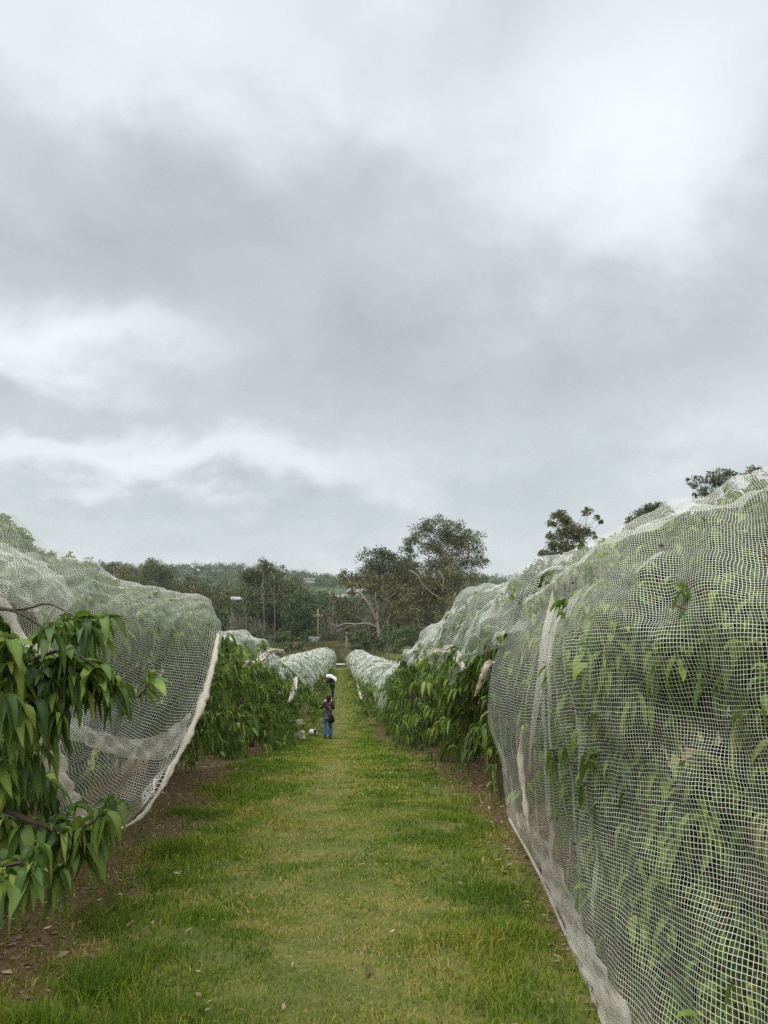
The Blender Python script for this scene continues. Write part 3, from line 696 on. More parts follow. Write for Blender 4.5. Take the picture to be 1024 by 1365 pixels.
# --- the rest of both rows
NETS = {1: [S_RB, S_RC], -1: [S_LB, S_LC]}
FIELD = {}
for sg_, L in NETS.items():
    PP, NN, AA = [], [], []
    for S in L:
        t_ = np.array([tc(q, sg_) for q in s_of(S[..., 0], S[..., 1]).ravel()]).reshape(S.shape[:2])
        N = outward(S, t_); ar = np.linalg.norm(np.cross(np.gradient(S, axis=0), np.gradient(S, axis=1)), axis=2)
        k = slice(18, None); PP.append(S[:, k].reshape(-1, 3)); NN.append(N[:, k].reshape(-1, 3)); AA.append(ar[:, k].ravel())
    FIELD[sg_] = tuple(np.concatenate(q) for q in (PP, NN, AA))
    FIELD[sg_] += (s_of(FIELD[sg_][0][:, 0], FIELD[sg_][0][:, 1]),)
def plant(s, sg, label, k):
    x, y = ST(s, tc(s, sg)); b0 = np.array([x, y, gz(x, y)]); r = empty('cherry_tree', b0)
    tag(r, label, 'tree', GRP[sg]); m = MB()
    n, size, nseg, num, dens = (330, .165, 3, (8, 13), 50) if s < 17 else (260, .18, 2, (7, 11), 34) if s < 33 else (90, .2, 2, (6, 10), 16)
    half = abs(tc(s, sg)) - np.interp(s, [9, 20, 33, 86], [1.42, 1.35, 1.15, .75])
    P, A = crown_points(int(n * 1.15), 1.46, half + .08, .14 if s < 33 else .3, 2.1 if s < 33 else 1.8, int(s * 13) + (sg > 0), .5)
    x2, y2 = ST(s + P[:, 0], tc(s, sg) + P[:, 1]); z2 = ground(x2, y2) + P[:, 2]
    c_, s_ = math.cos(AN), math.sin(AN)
    wa = np.stack([A[:, 1] * c_ - A[:, 0] * s_, A[:, 0] * c_ + A[:, 1] * s_, A[:, 2]], 1)
    clusters(m, np.stack([x2, y2, z2], 1), wa, num, size, nseg, .20)
    FP, FN, FA, FS = FIELD[sg]; w = np.where(np.abs(FS - s) < 1.5, FA, 0)
    if w.sum() > 0:
        tot = int(w.sum() * dens); pk = rng.choice(len(w), size=tot, p=w / w.sum())
        C = FP[pk] - FN[pk] * ((.03 if s < 30 else -.02) + .4 * rng.random(tot) ** 2)[:, None]
        ok = C[:, 2] - ground(C[:, 0], C[:, 1]) > .5; C = C[ok]; N = FN[pk][ok]
        clusters(m, C, N * .7 + rng.normal(0, .4, C.shape) + np.array([0, 0, .3]), num, size, nseg, .12)
    m.build('crown', M['leaf'], r)
    tr = trunk_mesh(int(s * 3)); tr.V = [v + b0 for v in tr.V]; tr.build('trunk', M['bark'], r)
R_lab = ['leafy cherry tree next to the edge of the big right-hand net, first one standing uncovered', 'cherry tree under the hanging net point, second uncovered one on the right', 'cherry tree with a cream net roll on its top, third uncovered one on the right', 'cherry tree on the right where a net flap hangs down to mid height']
L_lab = ['leafy cherry tree just beyond the nearest left-hand net, bright shoots at its front', 'cherry tree under the cream roll of the capped net on the left', 'cherry tree by the torn white net scraps on the left', 'cherry tree on the left behind the standing person']
for k, s in enumerate(np.arange(9.6, 85, 2.9)):
    plant(s, 1, R_lab[k] if k < 4 else ('cherry tree in the middle of the right-hand row, lower leaves showing below the net' if s < 33 else 'cherry tree under the net at the far end of the right-hand row'), k)
for k, s in enumerate(np.arange(11.0, 85, 2.9)):
    plant(s, -1, L_lab[k] if k < 4 else ('cherry tree in the middle of the left-hand row, lower leaves showing below the net' if s < 33 else 'cherry tree under the net at the far end of the left-hand row'), k)
# the upright shoots at the near corner of the left row, beside the net's edge
# ================================================================== TREES BEYOND THE ORCHARD
def quads(mb, P, size, tn, droop=.0, asp=.45):
    n = len(P)
    a = unit(rng.normal(size=(n, 3)) + np.array([0, 0, -droop])); b_ = unit(np.cross(a, rng.normal(size=(n, 3))))
    L = (size * rng.uniform(.6, 1.3, n))[:, None]; W = L * asp
    V = np.stack([P - a * L * .5, P + b_ * W * .5, P + a * L * .5, P - b_ * W * .5], 1).reshape(-1, 3)
    mb.add(V, np.arange(n)[:, None] * 4 + np.arange(4)[None], np.repeat(tn, 4))
def blob(mb, c, R, n, size, sub=9, flat=.72, droop=.5, gap=.40, light=0.):
    """a leaf clump: small tufts spread through the upper shell of a sphere, gaps between them"""
    u = unit(rng.normal(size=(sub, 3)) + np.array([0, 0, .35])); cs = np.asarray(c) + u * (R * rng.uniform(.35, .8, sub))[:, None] * np.array([1, 1, flat])
    for q in cs:
        k = max(6, int(n / sub)); r = R * gap * rng.uniform(.7, 1.25)
        w = unit(rng.normal(size=(k, 3))); P = q + w * (r * rng.random(k) ** .5)[:, None] * np.array([1.2, 1.2, .85])
        base = rng.normal(.42 + light, .10)
        quads(mb, P, size, np.clip(base + rng.normal(0, .13, k), 0, 1), droop)
def pt(px, py, d, dd=0.): return PD(px, py, d + dd)
def limb(mb, pts, d, r0, r1, dd=None, sides=7):
    P = np.array([PD(p[0], p[1], d + (p[2] if len(p) > 2 else 0)) for p in pts])
    Q, q = catmull(P, 5, 0); rr = np.linspace(r0, r1, len(Q)); mb.tube(Q, rr, sides)
def gum(label, d, clumps, trunk, mat, cat='tree', group=None, dens=1.0, size=.42, limbs=(), bark='gumbark', name='gum_tree', tr=(.45, .16), thick=.8, sub=9, gap=.40, droop=.5, light=0.):
    base = PD(trunk[0][0], trunk[0][1], d); base[2] = gz(base[0], base[1])
    r = tag(empty(name, base), label, cat, group); k = d / F
    t = MB(); P = np.array([base - np.array([0, 0, .4])] + [PD(p[0], p[1], d) for p in trunk[1:]])
    Q, q = catmull(P, 5, 0); t.tube(Q, np.linspace(tr[0], tr[1], len(Q)), 9)
    for pts, a, b_ in limbs: limb(t, pts, d, a, b_)
    top = P[-1]
    for cx, cy, cr in clumps:                      # a limb out to every clump
        c = PD(cx, cy, d); j = Q[min(len(Q) - 1, int(len(Q) * rng.uniform(.45, .95)))]
        t.tube([j, (j + c) / 2 + np.array([0, rng.normal(0, .5), -.3]), c], [.07 * tr[0] / .45, .05 * tr[0] / .45, .02], 4)
    t.build('trunk', M[bark], r)
    m = MB()
    for cx, cy, cr in clumps:
        R = cr * k; c = PD(cx, cy, d + rng.uniform(-1, 1) * R * thick * 1.6)
        n = int(dens * 950 * max(.07, (R / 2.5) ** 2 * (.42 / size) ** 2 * .8))
        blob(m, c, R * 1.15, n, size, sub, .85, droop, gap * 1.15, light)
        if cr > 9: blob(m, c + np.array([rng.normal(0, R * .4), R * thick, rng.normal(0, R * .2)]), R * 1.2, n // 2, size, sub, .78, droop, gap, light - .06)
    m.build('crown', M[mat], r)
    return r
TG = 'gum trees beyond the end of the orchard'
gum('tallest gum tree, open grey-green crown showing sky between its clumps', 146,
    [(586, 700, 17), (566, 708, 16), (606, 708, 17), (556, 722, 14), (590, 718, 20), (626, 716, 16), (634, 730, 15), (608, 732, 22), (575, 738, 20), (550, 738, 11), (545, 724, 8), (640, 748, 12), (622, 752, 18), (632, 768, 10), (645, 772, 8), (600, 756, 22), (578, 760, 18), (640, 790, 8)],
    [(592, 878), (592, 830), (591, 790), (593, 765), (592, 730)], 'gum', group=TG, size=.40, gap=.36, sub=11,
    limbs=[([(591, 800), (600, 780), (603, 772), (606, 765)], .25, .1), ([(592, 760), (580, 745), (565, 738), (556, 728)], .16, .05), ([(592, 745), (610, 735), (628, 725)], .15, .05)], tr=(.62, .18))
gum('broad olive gum tree with dense crown and twisting white limbs, in front of the tallest', 132,
    [(600, 772, 20), (575, 775, 18), (620, 775, 16), (632, 795, 15), (610, 800, 24), (580, 800, 22), (558, 790, 16), (625, 820, 18), (600, 826, 22), (570, 828, 20), (635, 835, 12), (612, 848, 18), (580, 852, 18), (556, 770, 12)],
    [(587, 880), (588, 845), (590, 815), (591, 790), (588, 762)], 'gumrust', group=TG, size=.40, gap=.42,
    limbs=[([(590, 826, -3), (598, 812, -4), (604, 798, -5), (608, 790, -5)], .2, .08), ([(590, 800, -3), (575, 790, -4), (563, 778, -5), (556, 766, -5), (545, 760, -4)], .14, .05), ([(588, 838, -4), (570, 842, -5), (558, 852, -6)], .1, .04), ([(590, 790, -4), (591, 772, -5), (584, 760, -5)], .18, .05)], tr=(.5, .2))
gum('gum tree with a bright bare forked trunk at the end of the right-hand row', 118,
    [(462, 768, 11), (478, 774, 13), (470, 786, 10), (494, 768, 14), (512, 775, 15), (490, 786, 11), (528, 790, 15), (508, 795, 12), (540, 805, 14), (484, 805, 9), (522, 815, 14), (538, 835, 13), (455, 778, 7), (530, 850, 11), (470, 818, 8), (458, 850, 8), (476, 850, 10)],
    [(506, 885), (507, 862), (505, 845), (503, 825), (504, 808), (505, 792)], 'gumrust', group=TG, size=.36, gap=.42,
    limbs=[([(502, 828, -1), (497, 815, -1.5), (490, 803, -2), (484, 795, -2), (478, 788, -2), (470, 783, -2)], .2, .06), ([(488, 800, -2), (482, 790, -2), (474, 776, -2)], .1, .03), ([(502, 836, -1), (490, 831, -2), (475, 832, -3), (462, 831, -3), (450, 834, -3), (441, 831, -3)], .14, .03), ([(480, 832, -2), (462, 836, -3), (448, 842, -3)], .07, .02), ([(506, 852, -1), (514, 848, -1.5), (518, 838, -2), (517, 828, -2), (521, 818, -2)], .13, .04), ([(507, 872, -1), (502, 868, -1), (500, 860, -1)], .1, .03), ([(503, 815, -1), (500, 802, -2), (501, 790, -2)], .1, .04)], tr=(.42, .14))
gum('dark dense round-topped tree between the two groups of gums', 158, [(508, 740, 13), (498, 752, 14), (520, 748, 14), (488, 762, 12), (532, 758, 14), (512, 765, 18), (545, 772, 14), (528, 780, 18), (500, 780, 16), (552, 755, 9)],
    [(520, 880), (520, 820), (518, 770), (515, 745)], 'darkleaf', group=TG, size=.5, bark='darkbark', name='dark_tree', gap=.5, dens=1.5, light=-.05)
gum('dark bushy gum filling the space below the olive crowns', 124, [(548, 822, 16), (560, 845, 15), (540, 860, 13), (575, 862, 14), (600, 866, 14), (625, 862, 13), (640, 850, 9)], [(560, 885), (560, 850), (558, 825)], 'gumrust', group=TG, size=.4, gap=.5, dens=1.3, light=-.08, bark='darkbark', tr=(.3, .1))
gum('olive gum filling the space between the dark round tree and the tallest gum', 150, [(540, 752, 15), (552, 764, 18), (535, 776, 18), (560, 785, 20), (530, 800, 20), (552, 810, 22), (536, 828, 20), (562, 835, 20), (512, 822, 18), (500, 842, 16)], [(545, 885), (545, 840), (546, 790), (546, 760)], 'gumrust', group=TG, size=.42, gap=.48, dens=1.2, light=-.05, bark='darkbark', tr=(.3, .1))
gum('small dark olive gum left of the bare forked trunk', 128, [(448, 800, 10), (458, 812, 12), (446, 826, 11), (462, 838, 12), (446, 850, 10), (480, 860, 11), (494, 862, 10)], [(458, 880), (458, 850), (455, 830)], 'gumrust', group=TG, size=.38, gap=.44, light=-.04, bark='darkbark', tr=(.16, .06))
# the band of trees on the left, each with its own crown
TL = 'trees in the dark band behind the left-hand nets'
def band(label, d, cx, top, w, mat='gum', base=872, low=.72, n=13, size=.42, seed=0, gap=.46, light=-.03, bark='gumbark', tr=(.3, .1), name='gum_tree'):
    r = np.random.default_rng(seed + int(cx)); h = base - top; cl = []
    for i in range(n):
        f = (i + .5) / n; y = top + h * min(.9, low + .12) * f
        ww = w * .5 * (math.sin(PI * (.16 + .72 * f)) ** .8) - 4
        cl.append((cx + r.uniform(-1, 1) * ww * 1.1, y + w * .09 + r.uniform(-3, 3), w * r.uniform(.22, .33)))
    cl[0] = (cx + r.uniform(-.1, .1) * w, top + w * .15, w * .17)
    return gum(label, d, cl, [(cx, base), (cx + r.uniform(-3, 3), base - h * .4), (cx + r.uniform(-3, 3), base - h * .7), (cx, top + h * .12)], mat, group=TL, size=size, gap=gap, light=light, bark=bark, tr=tr, name=name)
band('tall gum with two round heads, highest in the left-hand tree band', 148, 352, 746, 58, 'gum', 880, .52, 15, .42, 1, .42)
band('second head of tall gum trees right of the highest in the band', 150, 377, 752, 36, 'gum', 880, .5, 9, .42, 2)
band('broad green gum on the skyline of the left-hand band, left of the far pines', 172, 205, 744, 62, 'gum', 885, .7, 15, .46, 3, light=.0)
band('dark grey-green gum behind the sloping net top on the far left', 168, 152, 748, 50, 'gum', 885, .7, 12, .46, 4)
band('gum just above the net where the far left treeline begins', 160, 116, 742, 34, 'darkleaf', 885, .7, 9, .46, 5)
band('olive gum with warm brown top at the middle of the left-hand band', 165, 258, 766, 48, 'gumrust', 885, .7, 12, .44, 6)
band('low olive gum behind the end of the nearest left-hand net', 158, 296, 776, 46, 'gumrust', 885, .7, 12, .42, 7)
band('dark gum below the white roofs of the band', 142, 308, 800, 46, 'darkleaf', 882, .75, 12, .42, 8)
band('dark gum under the two-headed tall gum', 140, 362, 795, 52, 'darkleaf', 880, .6, 12, .4, 9)
band('round dark green tree left of the power pole', 134, 402, 786, 54, 'darkleaf', 878, .8, 15, .4, 10, light=.03)
band('dark tree low behind the capped net', 138, 338, 822, 44, 'gumrust', 880, .7, 10, .4, 11)
band('shadowy gum at the foot of the band by the nearest left-hand net', 150, 268, 800, 60, 'darkleaf', 885, .8, 12, .44, 12)
band('shadowy gum between the skyline gums on the far left', 152, 180, 790, 66, 'darkleaf', 885, .8, 12, .44, 13)
band('olive tree behind the power pole', 150, 432, 805, 30, 'gumrust', 878, .8, 9, .4, 14)
band('slender hazy gum standing right of the tall two-headed gum', 230, 390, 768, 26, 'gum', 880, .6, 8, .5, 15)
band('shadowy gum at the far left behind the net', 155, 120, 790, 70, 'darkleaf', 885, .8, 12, .44, 16)
band('shadowy gum left of all, hidden by the nearest net', 158, 60, 780, 80, 'darkleaf', 885, .8, 12, .44, 17)
for i, (cx, top, w) in enumerate(((95, 752, 60), (135, 762, 54), (172, 756, 58), (212, 764, 60), (250, 776, 58), (288, 786, 56), (322, 780, 54), (362, 776, 56), (396, 778, 50), (428, 788, 46), (462, 792, 44), (316, 812, 50), (284, 822, 50), (240, 812, 60), (376, 826, 46), (410, 828, 40), (345, 806, 44))):
    band(('darker gum in the rear rank of the left-hand band, mostly hidden' if i < 11 else 'low dark gum filling the foot of the left-hand tree band'), 196 if i < 11 else 146, cx, top, w, ('gum', 'darkleaf', 'gumrust')[i % 3], 885, .86, 16, .55 if i < 11 else .42, 30 + i, .55, -.03 if i < 11 else -.06, 'darkbark', (.25, .1))
# pale bare trunks standing in the band
TB = 'bare pale trunks in the tree band'
for px, y1, y0, d, lb in ((352, 800, 862, 131, 'thin pale bare trunk below the tall gum in the band'), (366, 795, 850, 136, 'second thin pale bare trunk, right of the first'), (328, 815, 862, 130, 'thin pale bare trunk left of the others by the dead scrub')):
    m = MB(); b0 = PD(px, y0, d); b0[2] = gz(b0[0], b0[1]) - .2
    P, q = catmull(np.array([b0, PD(px + .5, (y0 + y1) / 2, d), PD(px - .5, y1, d), PD(px + 1, y1 - 14, d)]), 4, 0); m.tube(P, np.linspace(.14, .06, len(P)), 8)
    limb(m, [(px, y1 + 10), (px + 4, y1), (px + 6, y1 - 12)], d, .05, .02); limb(m, [(px, y1 + 2), (px - 4, y1 - 8), (px - 5, y1 - 18)], d, .08, .03)
    tag(m.build('dead_tree', M['darkbark'], origin=b0), lb, 'tree', TB)
# bare grey brush
for px, py, d, w, lb in ((345, 838, 127, 15, 'bare grey brush under the tall gum in the band'), (444, 838, 121, 17, 'bare grey brush right of the power pole'), (312, 830, 132, 10, 'small bare grey bush by the white roof')):
    m = MB(); b0 = PD(px, 868, d); b0[2] = gz(b0[0], b0[1])
    for i in range(46):
        a = PD(px + rng.normal(0, w * .25), 862, d + rng.normal(0, 1)); a[2] = gz(a[0], a[1]); e = PD(px + rng.normal(0, w * .6), py + rng.uniform(-18, 16), d + rng.normal(0, 2)); mid = (a + e) / 2 + rng.normal(0, .5, 3)
        m.tube([a, mid, e], [.05, .035, .012], 4)
        for _ in range(3): m.tube([mid, mid + rng.normal(0, .9, 3) + np.array([0, 0, .8])], [.03, .01], 4)
    tag(m.build('bare_bush', M['deadwood'], origin=b0), lb, 'bush', 'bare grey bushes under the trees')
# scrub at the foot of the trees
def shrub(px, py, d, w, h, label, mat='scrub', size=.3, light=0., group='shrubs along the foot of the trees'):
    c = PD(px, py, d); c[2] = gz(c[0], c[1]); k = d / F; r = tag(empty('shrub', c), label, 'shrub', group)
    m = MB()
    for i in range(7):
        q = np.array([rng.uniform(-.5, .5) * w * k, rng.uniform(-.4, .4) * w * k, h * k * rng.uniform(.25, .8)])
        blob(m, c + q, min(w, h) * k * .42, 150, size, 6, .8, .1, .5, light)
    m.build('foliage', M[mat], r)
    t = MB()
    for i in range(4):
        a = i * 1.6; t.tube([c + np.array([0, 0, -.2]), c + np.array([.3 * math.cos(a), .3 * math.sin(a), h * k * .3]), c + np.array([w * k * .3 * math.cos(a), w * k * .3 * math.sin(a), h * k * .65])], [.07, .05, .02], 5)
    t.build('stems', M['darkbark'], r)
for px, d, w, h, lb, mt, li in ((400, 113, 26, 14, 'bright green low shrub left of the power pole', 'scrub', .02), (412, 117, 20, 22, 'rounded green shrub behind the low one by the power pole', 'scrub', -.08), (382, 118, 26, 22, 'dark shrub behind the capped net', 'darkleaf', 0), (358, 120, 28, 22, 'dark shrub at the foot of the pale bare trunks', 'darkleaf', 0), (330, 122, 26, 20, 'brown-green shrub behind the bright cherry shoots', 'scrub', -.12), (472, 114, 18, 22, 'dark olive shrub right of the short pole', 'darkleaf', .03), (488, 112, 18, 16, 'olive shrub at the foot of the bare forked trunk', 'scrub', -.12), (520, 113, 24, 24, 'dark shrub behind the right-hand net, right of the forked trunk', 'darkleaf', .02), (548, 114, 26, 26, 'dark shrub under the bushy gum', 'darkleaf', .02), (444, 120, 22, 20, 'grey-green shrub in the bare brush', 'scrub', -.1), (426, 124, 20, 24, 'dark green shrub behind the power pole', 'darkleaf', .03), (300, 126, 30, 24, 'dark shrub beside the nearest left-hand net', 'darkleaf', 0)):
    shrub(px, 868, d, w, h, lb, mt, .34, li)
c = PD(418, 858, 112); c[2] = gz(c[0], c[1]); m = MB()
for i in range(6): blob(m, c + np.array([rng.uniform(-.8, .8), rng.uniform(-.5, .5), 1.2 + rng.uniform(-.5, .6)]), .55, 60, .22, 5, .8, 0, .5, .9)
M['blossom'] = leafy('white blossom', [(0, (.10, .13, .05)), (.6, (.17, .20, .11)), (1, (.40, .40, .34))], .7, .2, .2)
for q in range(3): m.tube([c + np.array([0, 0, -.1]), c + np.array([.3 * q - .3, .1, 1.0])], [.05, .03], 5)
tag(m.build('flowering_shrub', M['blossom'], origin=c), 'small shrub covered in white blossom left of the power pole', 'shrub')
# trees on the right, above the net
gum('gum tree with drooping side spray above the right-hand net, left of the round tree', 80,
    [(745, 690, 11), (756, 697, 11), (736, 700, 8), (766, 706, 13), (750, 714, 13), (733, 716, 9), (772, 720, 10), (742, 730, 12), (725, 738, 9), (756, 732, 12), (720, 752, 8), (738, 748, 12), (716, 770, 8), (730, 772, 12), (785, 681, 7), (778, 684, 5), (796, 690, 5), (801, 696, 4), (788, 712, 6), (794, 718, 4), (712, 785, 7), (745, 765, 12)],
    [(745, 850), (746, 790), (752, 750), (758, 715), (765, 700)], 'gum', group='trees on the right beyond the net', size=.26, gap=.4, sub=10, limbs=[([(762, 718), (778, 705), (783, 690), (790, 682)], .06, .02)], tr=(.3, .09), dens=2.0)
gum('round dense bright green tree peeping over the right-hand net', 70, [(864, 681, 11), (852, 687, 9), (877, 678, 10), (843, 693, 8), (888, 680, 8), (868, 692, 14), (885, 695, 13), (850, 700, 11), (835, 702, 7), (862, 712, 16), (880, 716, 14), (846, 718, 12), (868, 734, 16), (855, 745, 12), (882, 742, 12)], [(868, 830), (868, 760), (867, 710)], 'greenleaf', group='trees on the right beyond the net', size=.22, gap=.5, dens=1.6, bark='darkbark', name='round_tree', tr=(.3, .12))
gum('grey-green gum tree highest on the right, left of the brown one', 65, [(930, 640, 9), (922, 648, 7), (917, 640, 4), (945, 640, 9), (952, 632, 8), (965, 630, 9), (975, 634, 10), (960, 645, 12), (940, 655, 10), (952, 662, 11), (975, 650, 11), (932, 668, 9), (926, 660, 4), (948, 684, 14), (968, 680, 13), (935, 694, 11), (958, 704, 14), (942, 716, 10)], [(950, 830), (950, 740), (948, 690), (950, 655)], 'gum', group='trees on the right beyond the net', size=.2, gap=.42, dens=1.2, tr=(.28, .1), light=-.04)
gum('brownish gum tree at the right edge touching the net', 62, [(1000, 628, 8), (1010, 627, 7), (992, 634, 6), (1004, 640, 9), (1018, 636, 8), (1002, 658, 11), (1014, 668, 11), (994, 674, 10), (1008, 690, 12), (1000, 706, 9)], [(1004, 830), (1004, 740), (1004, 640)], 'gumrust', group='trees on the right beyond the net', size=.2, gap=.42, tr=(.25, .1))
for i, (px, d, w, h) in enumerate(((296, 104, 30, 20), (322, 102, 30, 18), (346, 103, 28, 20), (370, 101, 26, 16), (480, 104, 20, 18), (500, 105, 24, 22), (526, 104, 26, 24), (556, 105, 30, 28), (590, 106, 34, 34), (392, 104, 20, 13))):
    shrub(px, 868, d, w, h, 'dark scrubby shrub just past the end of the netted rows', ('darkleaf', 'scrub')[i % 3 == 1], .3, -.1 * (i % 3 == 1))
shrub(915, 675, 66, 13, 8, 'x', 'darkleaf', .2)
for o in [o for o in bpy.data.objects if o.get('label') == 'x']:
    bpy.data.objects.remove(o, do_unlink=True)
for o in [o for o in bpy.data.objects if o.parent is None and o.name.startswith(('foliage', 'stems'))]: bpy.data.objects.remove(o, do_unlink=True)
# far hillside
def conifer(px, top, base, d, w, label):
    b0 = PD(px, base, d); b0[2] = min(b0[2], gz(b0[0], b0[1])); tp = PD(px, top, d); r = tag(empty('conifer', b0), label, 'tree'); h = tp[2] - b0[2]; m = MB(); k = d / F
    for i in range(26):
        f = (i + .5) / 26; rr = w * k * .5 * (1 - f) ** .8 + .3
        for j in range(3): a = rng.uniform(0, 6.3); blob(m, b0 + np.array([rr * .55 * math.cos(a), rr * .55 * math.sin(a), h * (.1 + .88 * f)]), rr * .6, 40, 1.0, 3, .8, .3, .6, -.1)
    m.build('crown', M['darkleaf'], r); t = MB(); t.tube([b0 + np.array([0, 0, -.5]), b0 + np.array([0, 0, h * .6])], [.4, .15], 7); t.build('trunk', M['darkbark'], r)
conifer(682, 773, 806, 300, 24, 'dark bluish conifer on the far hillside right of the green field')
FG = 'hazy trees on the far skyline'
for px, top, w, d, lb in ((263, 751, 20, 700, 'hazy dark pine on the skyline, left of the long hazy clump'), (282, 757, 28, 720, 'long hazy clump of trees on the left skyline'), (240, 753, 16, 760, 'pale hazy tree left of the hazy dark pine'), (394, 760, 20, 640, 'pale hazy tree on the skyline right of the tall gums'), (424, 766, 28, 720, 'flat-topped hazy trees above the power pole'), (440, 764, 18, 760, 'thin hazy gum above the left vineyard'), (655, 778, 22, 620, 'hazy tree beside the tallest gum over the green field'), (668, 781, 18, 660, 'small hazy tree above the green field'), (704, 774, 22, 560, 'hazy tree on the right end of the far hillside'), (690, 780, 16, 680, 'small hazy tree behind the conifer')):
    k = d / F; cl = [(px + rng.uniform(-.42, .42) * w, top + 4 + rng.uniform(0, 12), w * .2) for _ in range(9)]
    r_ = gum(lb, d, cl, [(px, top + 30), (px, top + 18), (px, top + 8)], 'darkleaf', group=FG, size=1.5, gap=.55, bark='darkbark', name='far_tree', tr=(.7, .3))
def woods():
    m = MB()
    for i in range(3600):
        d = 240 + 800 * rng.random() ** .8; px = rng.uniform(-350, 1350)
        x = (px - CX) / F * d; z = gz(x, d)
        if 380 < d < 640 and (55 < x < 175 or -75 < x < -5): continue
        if d < 420 and -5 < x < 120 and rng.random() < .7: continue
        R = rng.uniform(3.5, 7.5); blob(m, (x, d, z + R * .8), R, 84, 2.0, 6, 1.0, .2, .55, rng.normal(-.05, .08))
    return tag(m.build('woodland', M['darkleaf']), 'distant wooded hillside fading into haze beyond the gum trees', 'woodland', kind='stuff')
woods()
def field(x0, x1, y0, y1, cols, name, ang, pitch):
    gx, gy = np.meshgrid(np.linspace(x0, x1, 24), np.linspace(y0, y1, 40)); m = MB(); n = 24
    i, j = np.meshgrid(np.arange(23), np.arange(39)); b_ = (j * n + i).ravel()
    m.add(np.stack([gx, gy, ground(gx, gy) + .5], -1).reshape(-1, 3), np.stack([b_, b_ + 1, b_ + n + 1, b_ + n], 1))
    mt, t = newmat(name); co = objco(t); w = t.new('ShaderNodeTexWave'); mp = t.new('ShaderNodeMapping'); mp.inputs['Rotation'].default_value[2] = ang; t.l.new(co, mp.inputs[0]); t.l.new(mp.outputs[0], w.inputs[0]); w.inputs['Scale'].default_value = pitch; w.inputs['Distortion'].default_value = 1.5
    finish(t, princ(t, t.mix(t.m('MULTIPLY', w.outputs[1], t.noise(co, .05, 4)), *cols), .9, .1))
    tag(m.build('field', mt), kind='structure')
field(58, 170, 400, 610, ((.10, .17, .035), (.22, .27, .07)), 'green pasture', .3, .12)
field(-54, -18, 400, 640, ((.05, .08, .03), (.10, .13, .065)), 'vineyard rows', .9, .16)
# houses among the trees
M['wallpale'] = plain('pale house wall', (.42, .40, .37), .8, .2, (.33, .31, .29), .6); M['roofpale'] = plain('pale tin roof', (.40, .41, .42), .6, .3, (.32, .33, .34), .4); M['glass'] = plain('window glass', (.05, .06, .07), .1, .5)
def house(px, py, d, w, h, rot, label):
    c = PD(px, py, d); z0 = gz(c[0], c[1]); z0 = max(z0, c[2] - h) if c[2] - h - z0 < 3 else c[2] - h
    r = tag(empty('house', (c[0], c[1], z0)), label, 'house'); r.rotation_euler.z = rot
    m = MB(); dp = w * .6; m.box((0, 0, h / 2 - 1), (w / 2, dp / 2, h / 2 + 1)); o = m.build('wall', M['wallpale'], smooth=False); o.parent = r
    m = MB(); e = .5; rh = h * .45
    m.add([(-w / 2 - e, -dp / 2 - e, h), (w / 2 + e, -dp / 2 - e, h), (w / 2 + e, 0, h + rh), (-w / 2 - e, 0, h + rh), (-w / 2 - e, dp / 2 + e, h), (w / 2 + e, dp / 2 + e, h)], [np.array([[0, 1, 2, 3], [3, 2, 5, 4]]), np.array([[0, 3, 4], [1, 5, 2]]), np.array([[0, 4, 5, 1]])])
    o = m.build('roof', M['roofpale'], smooth=False); o.parent = r
    for q in (-.25, .25):
        m = MB(); m.box((w * q, -dp / 2 - .03, h * .55), (w * .09, .05, h * .18)); o = m.build('window', M['glass'], smooth=False); o.parent = r
house(322, 799, 175, 4, 1.4, .3, 'white roofed house half hidden among the trees of the left-hand band')
house(412, 772, 560, 8, 1.0, .2, 'long pale roof below the hazy skyline above the power pole')
house(478, 789, 420, 11, 4, -.3, 'white house on the slope behind the olive gum leaves')
house(452, 796, 430, 9, 3.5, .2, 'small white shed at the top of the left vineyard')
house(696, 786, 380, 12, 4, .2, 'pale house on the hillside right of the dark conifer')
house(645, 789, 470, 9, 4, .1, 'grey roofed house at the edge of the green field by the tallest gum')
# dry bank at the end of the alley
m = MB(); n = 60000; s = rng.uniform(90, 120, n); t = rng.normal(-2.5, 3.6, n); x, y = ST(s, t); z = ground(x, y); h = rng.uniform(.25, .75, n) * np.clip(.7 + .6 * waves(x, y, 4, 91, 2), .1, 2) * (1 - .6 * np.clip((93 - s) / 3, 0, 1)); a = rng.uniform(0, 6.3, n); w = .035
V = np.stack([np.stack([x - w, y, z], 1), np.stack([x + w, y, z], 1), np.stack([x + np.cos(a) * h * .5, y + np.sin(a) * h * .5, z + h], 1)], 1).reshape(-1, 3)
m.add(V, np.arange(n)[:, None] * 3 + np.arange(3)[None], np.repeat(np.clip(.5 + .3 * waves(x, y, 4, 92, 2) + rng.normal(0, .15, n), 0, 1), 3))
tag(m.build('dry_grass', M['dry']), 'tall tan and green grass on the bank past the end of the alley', 'grass', kind='stuff')

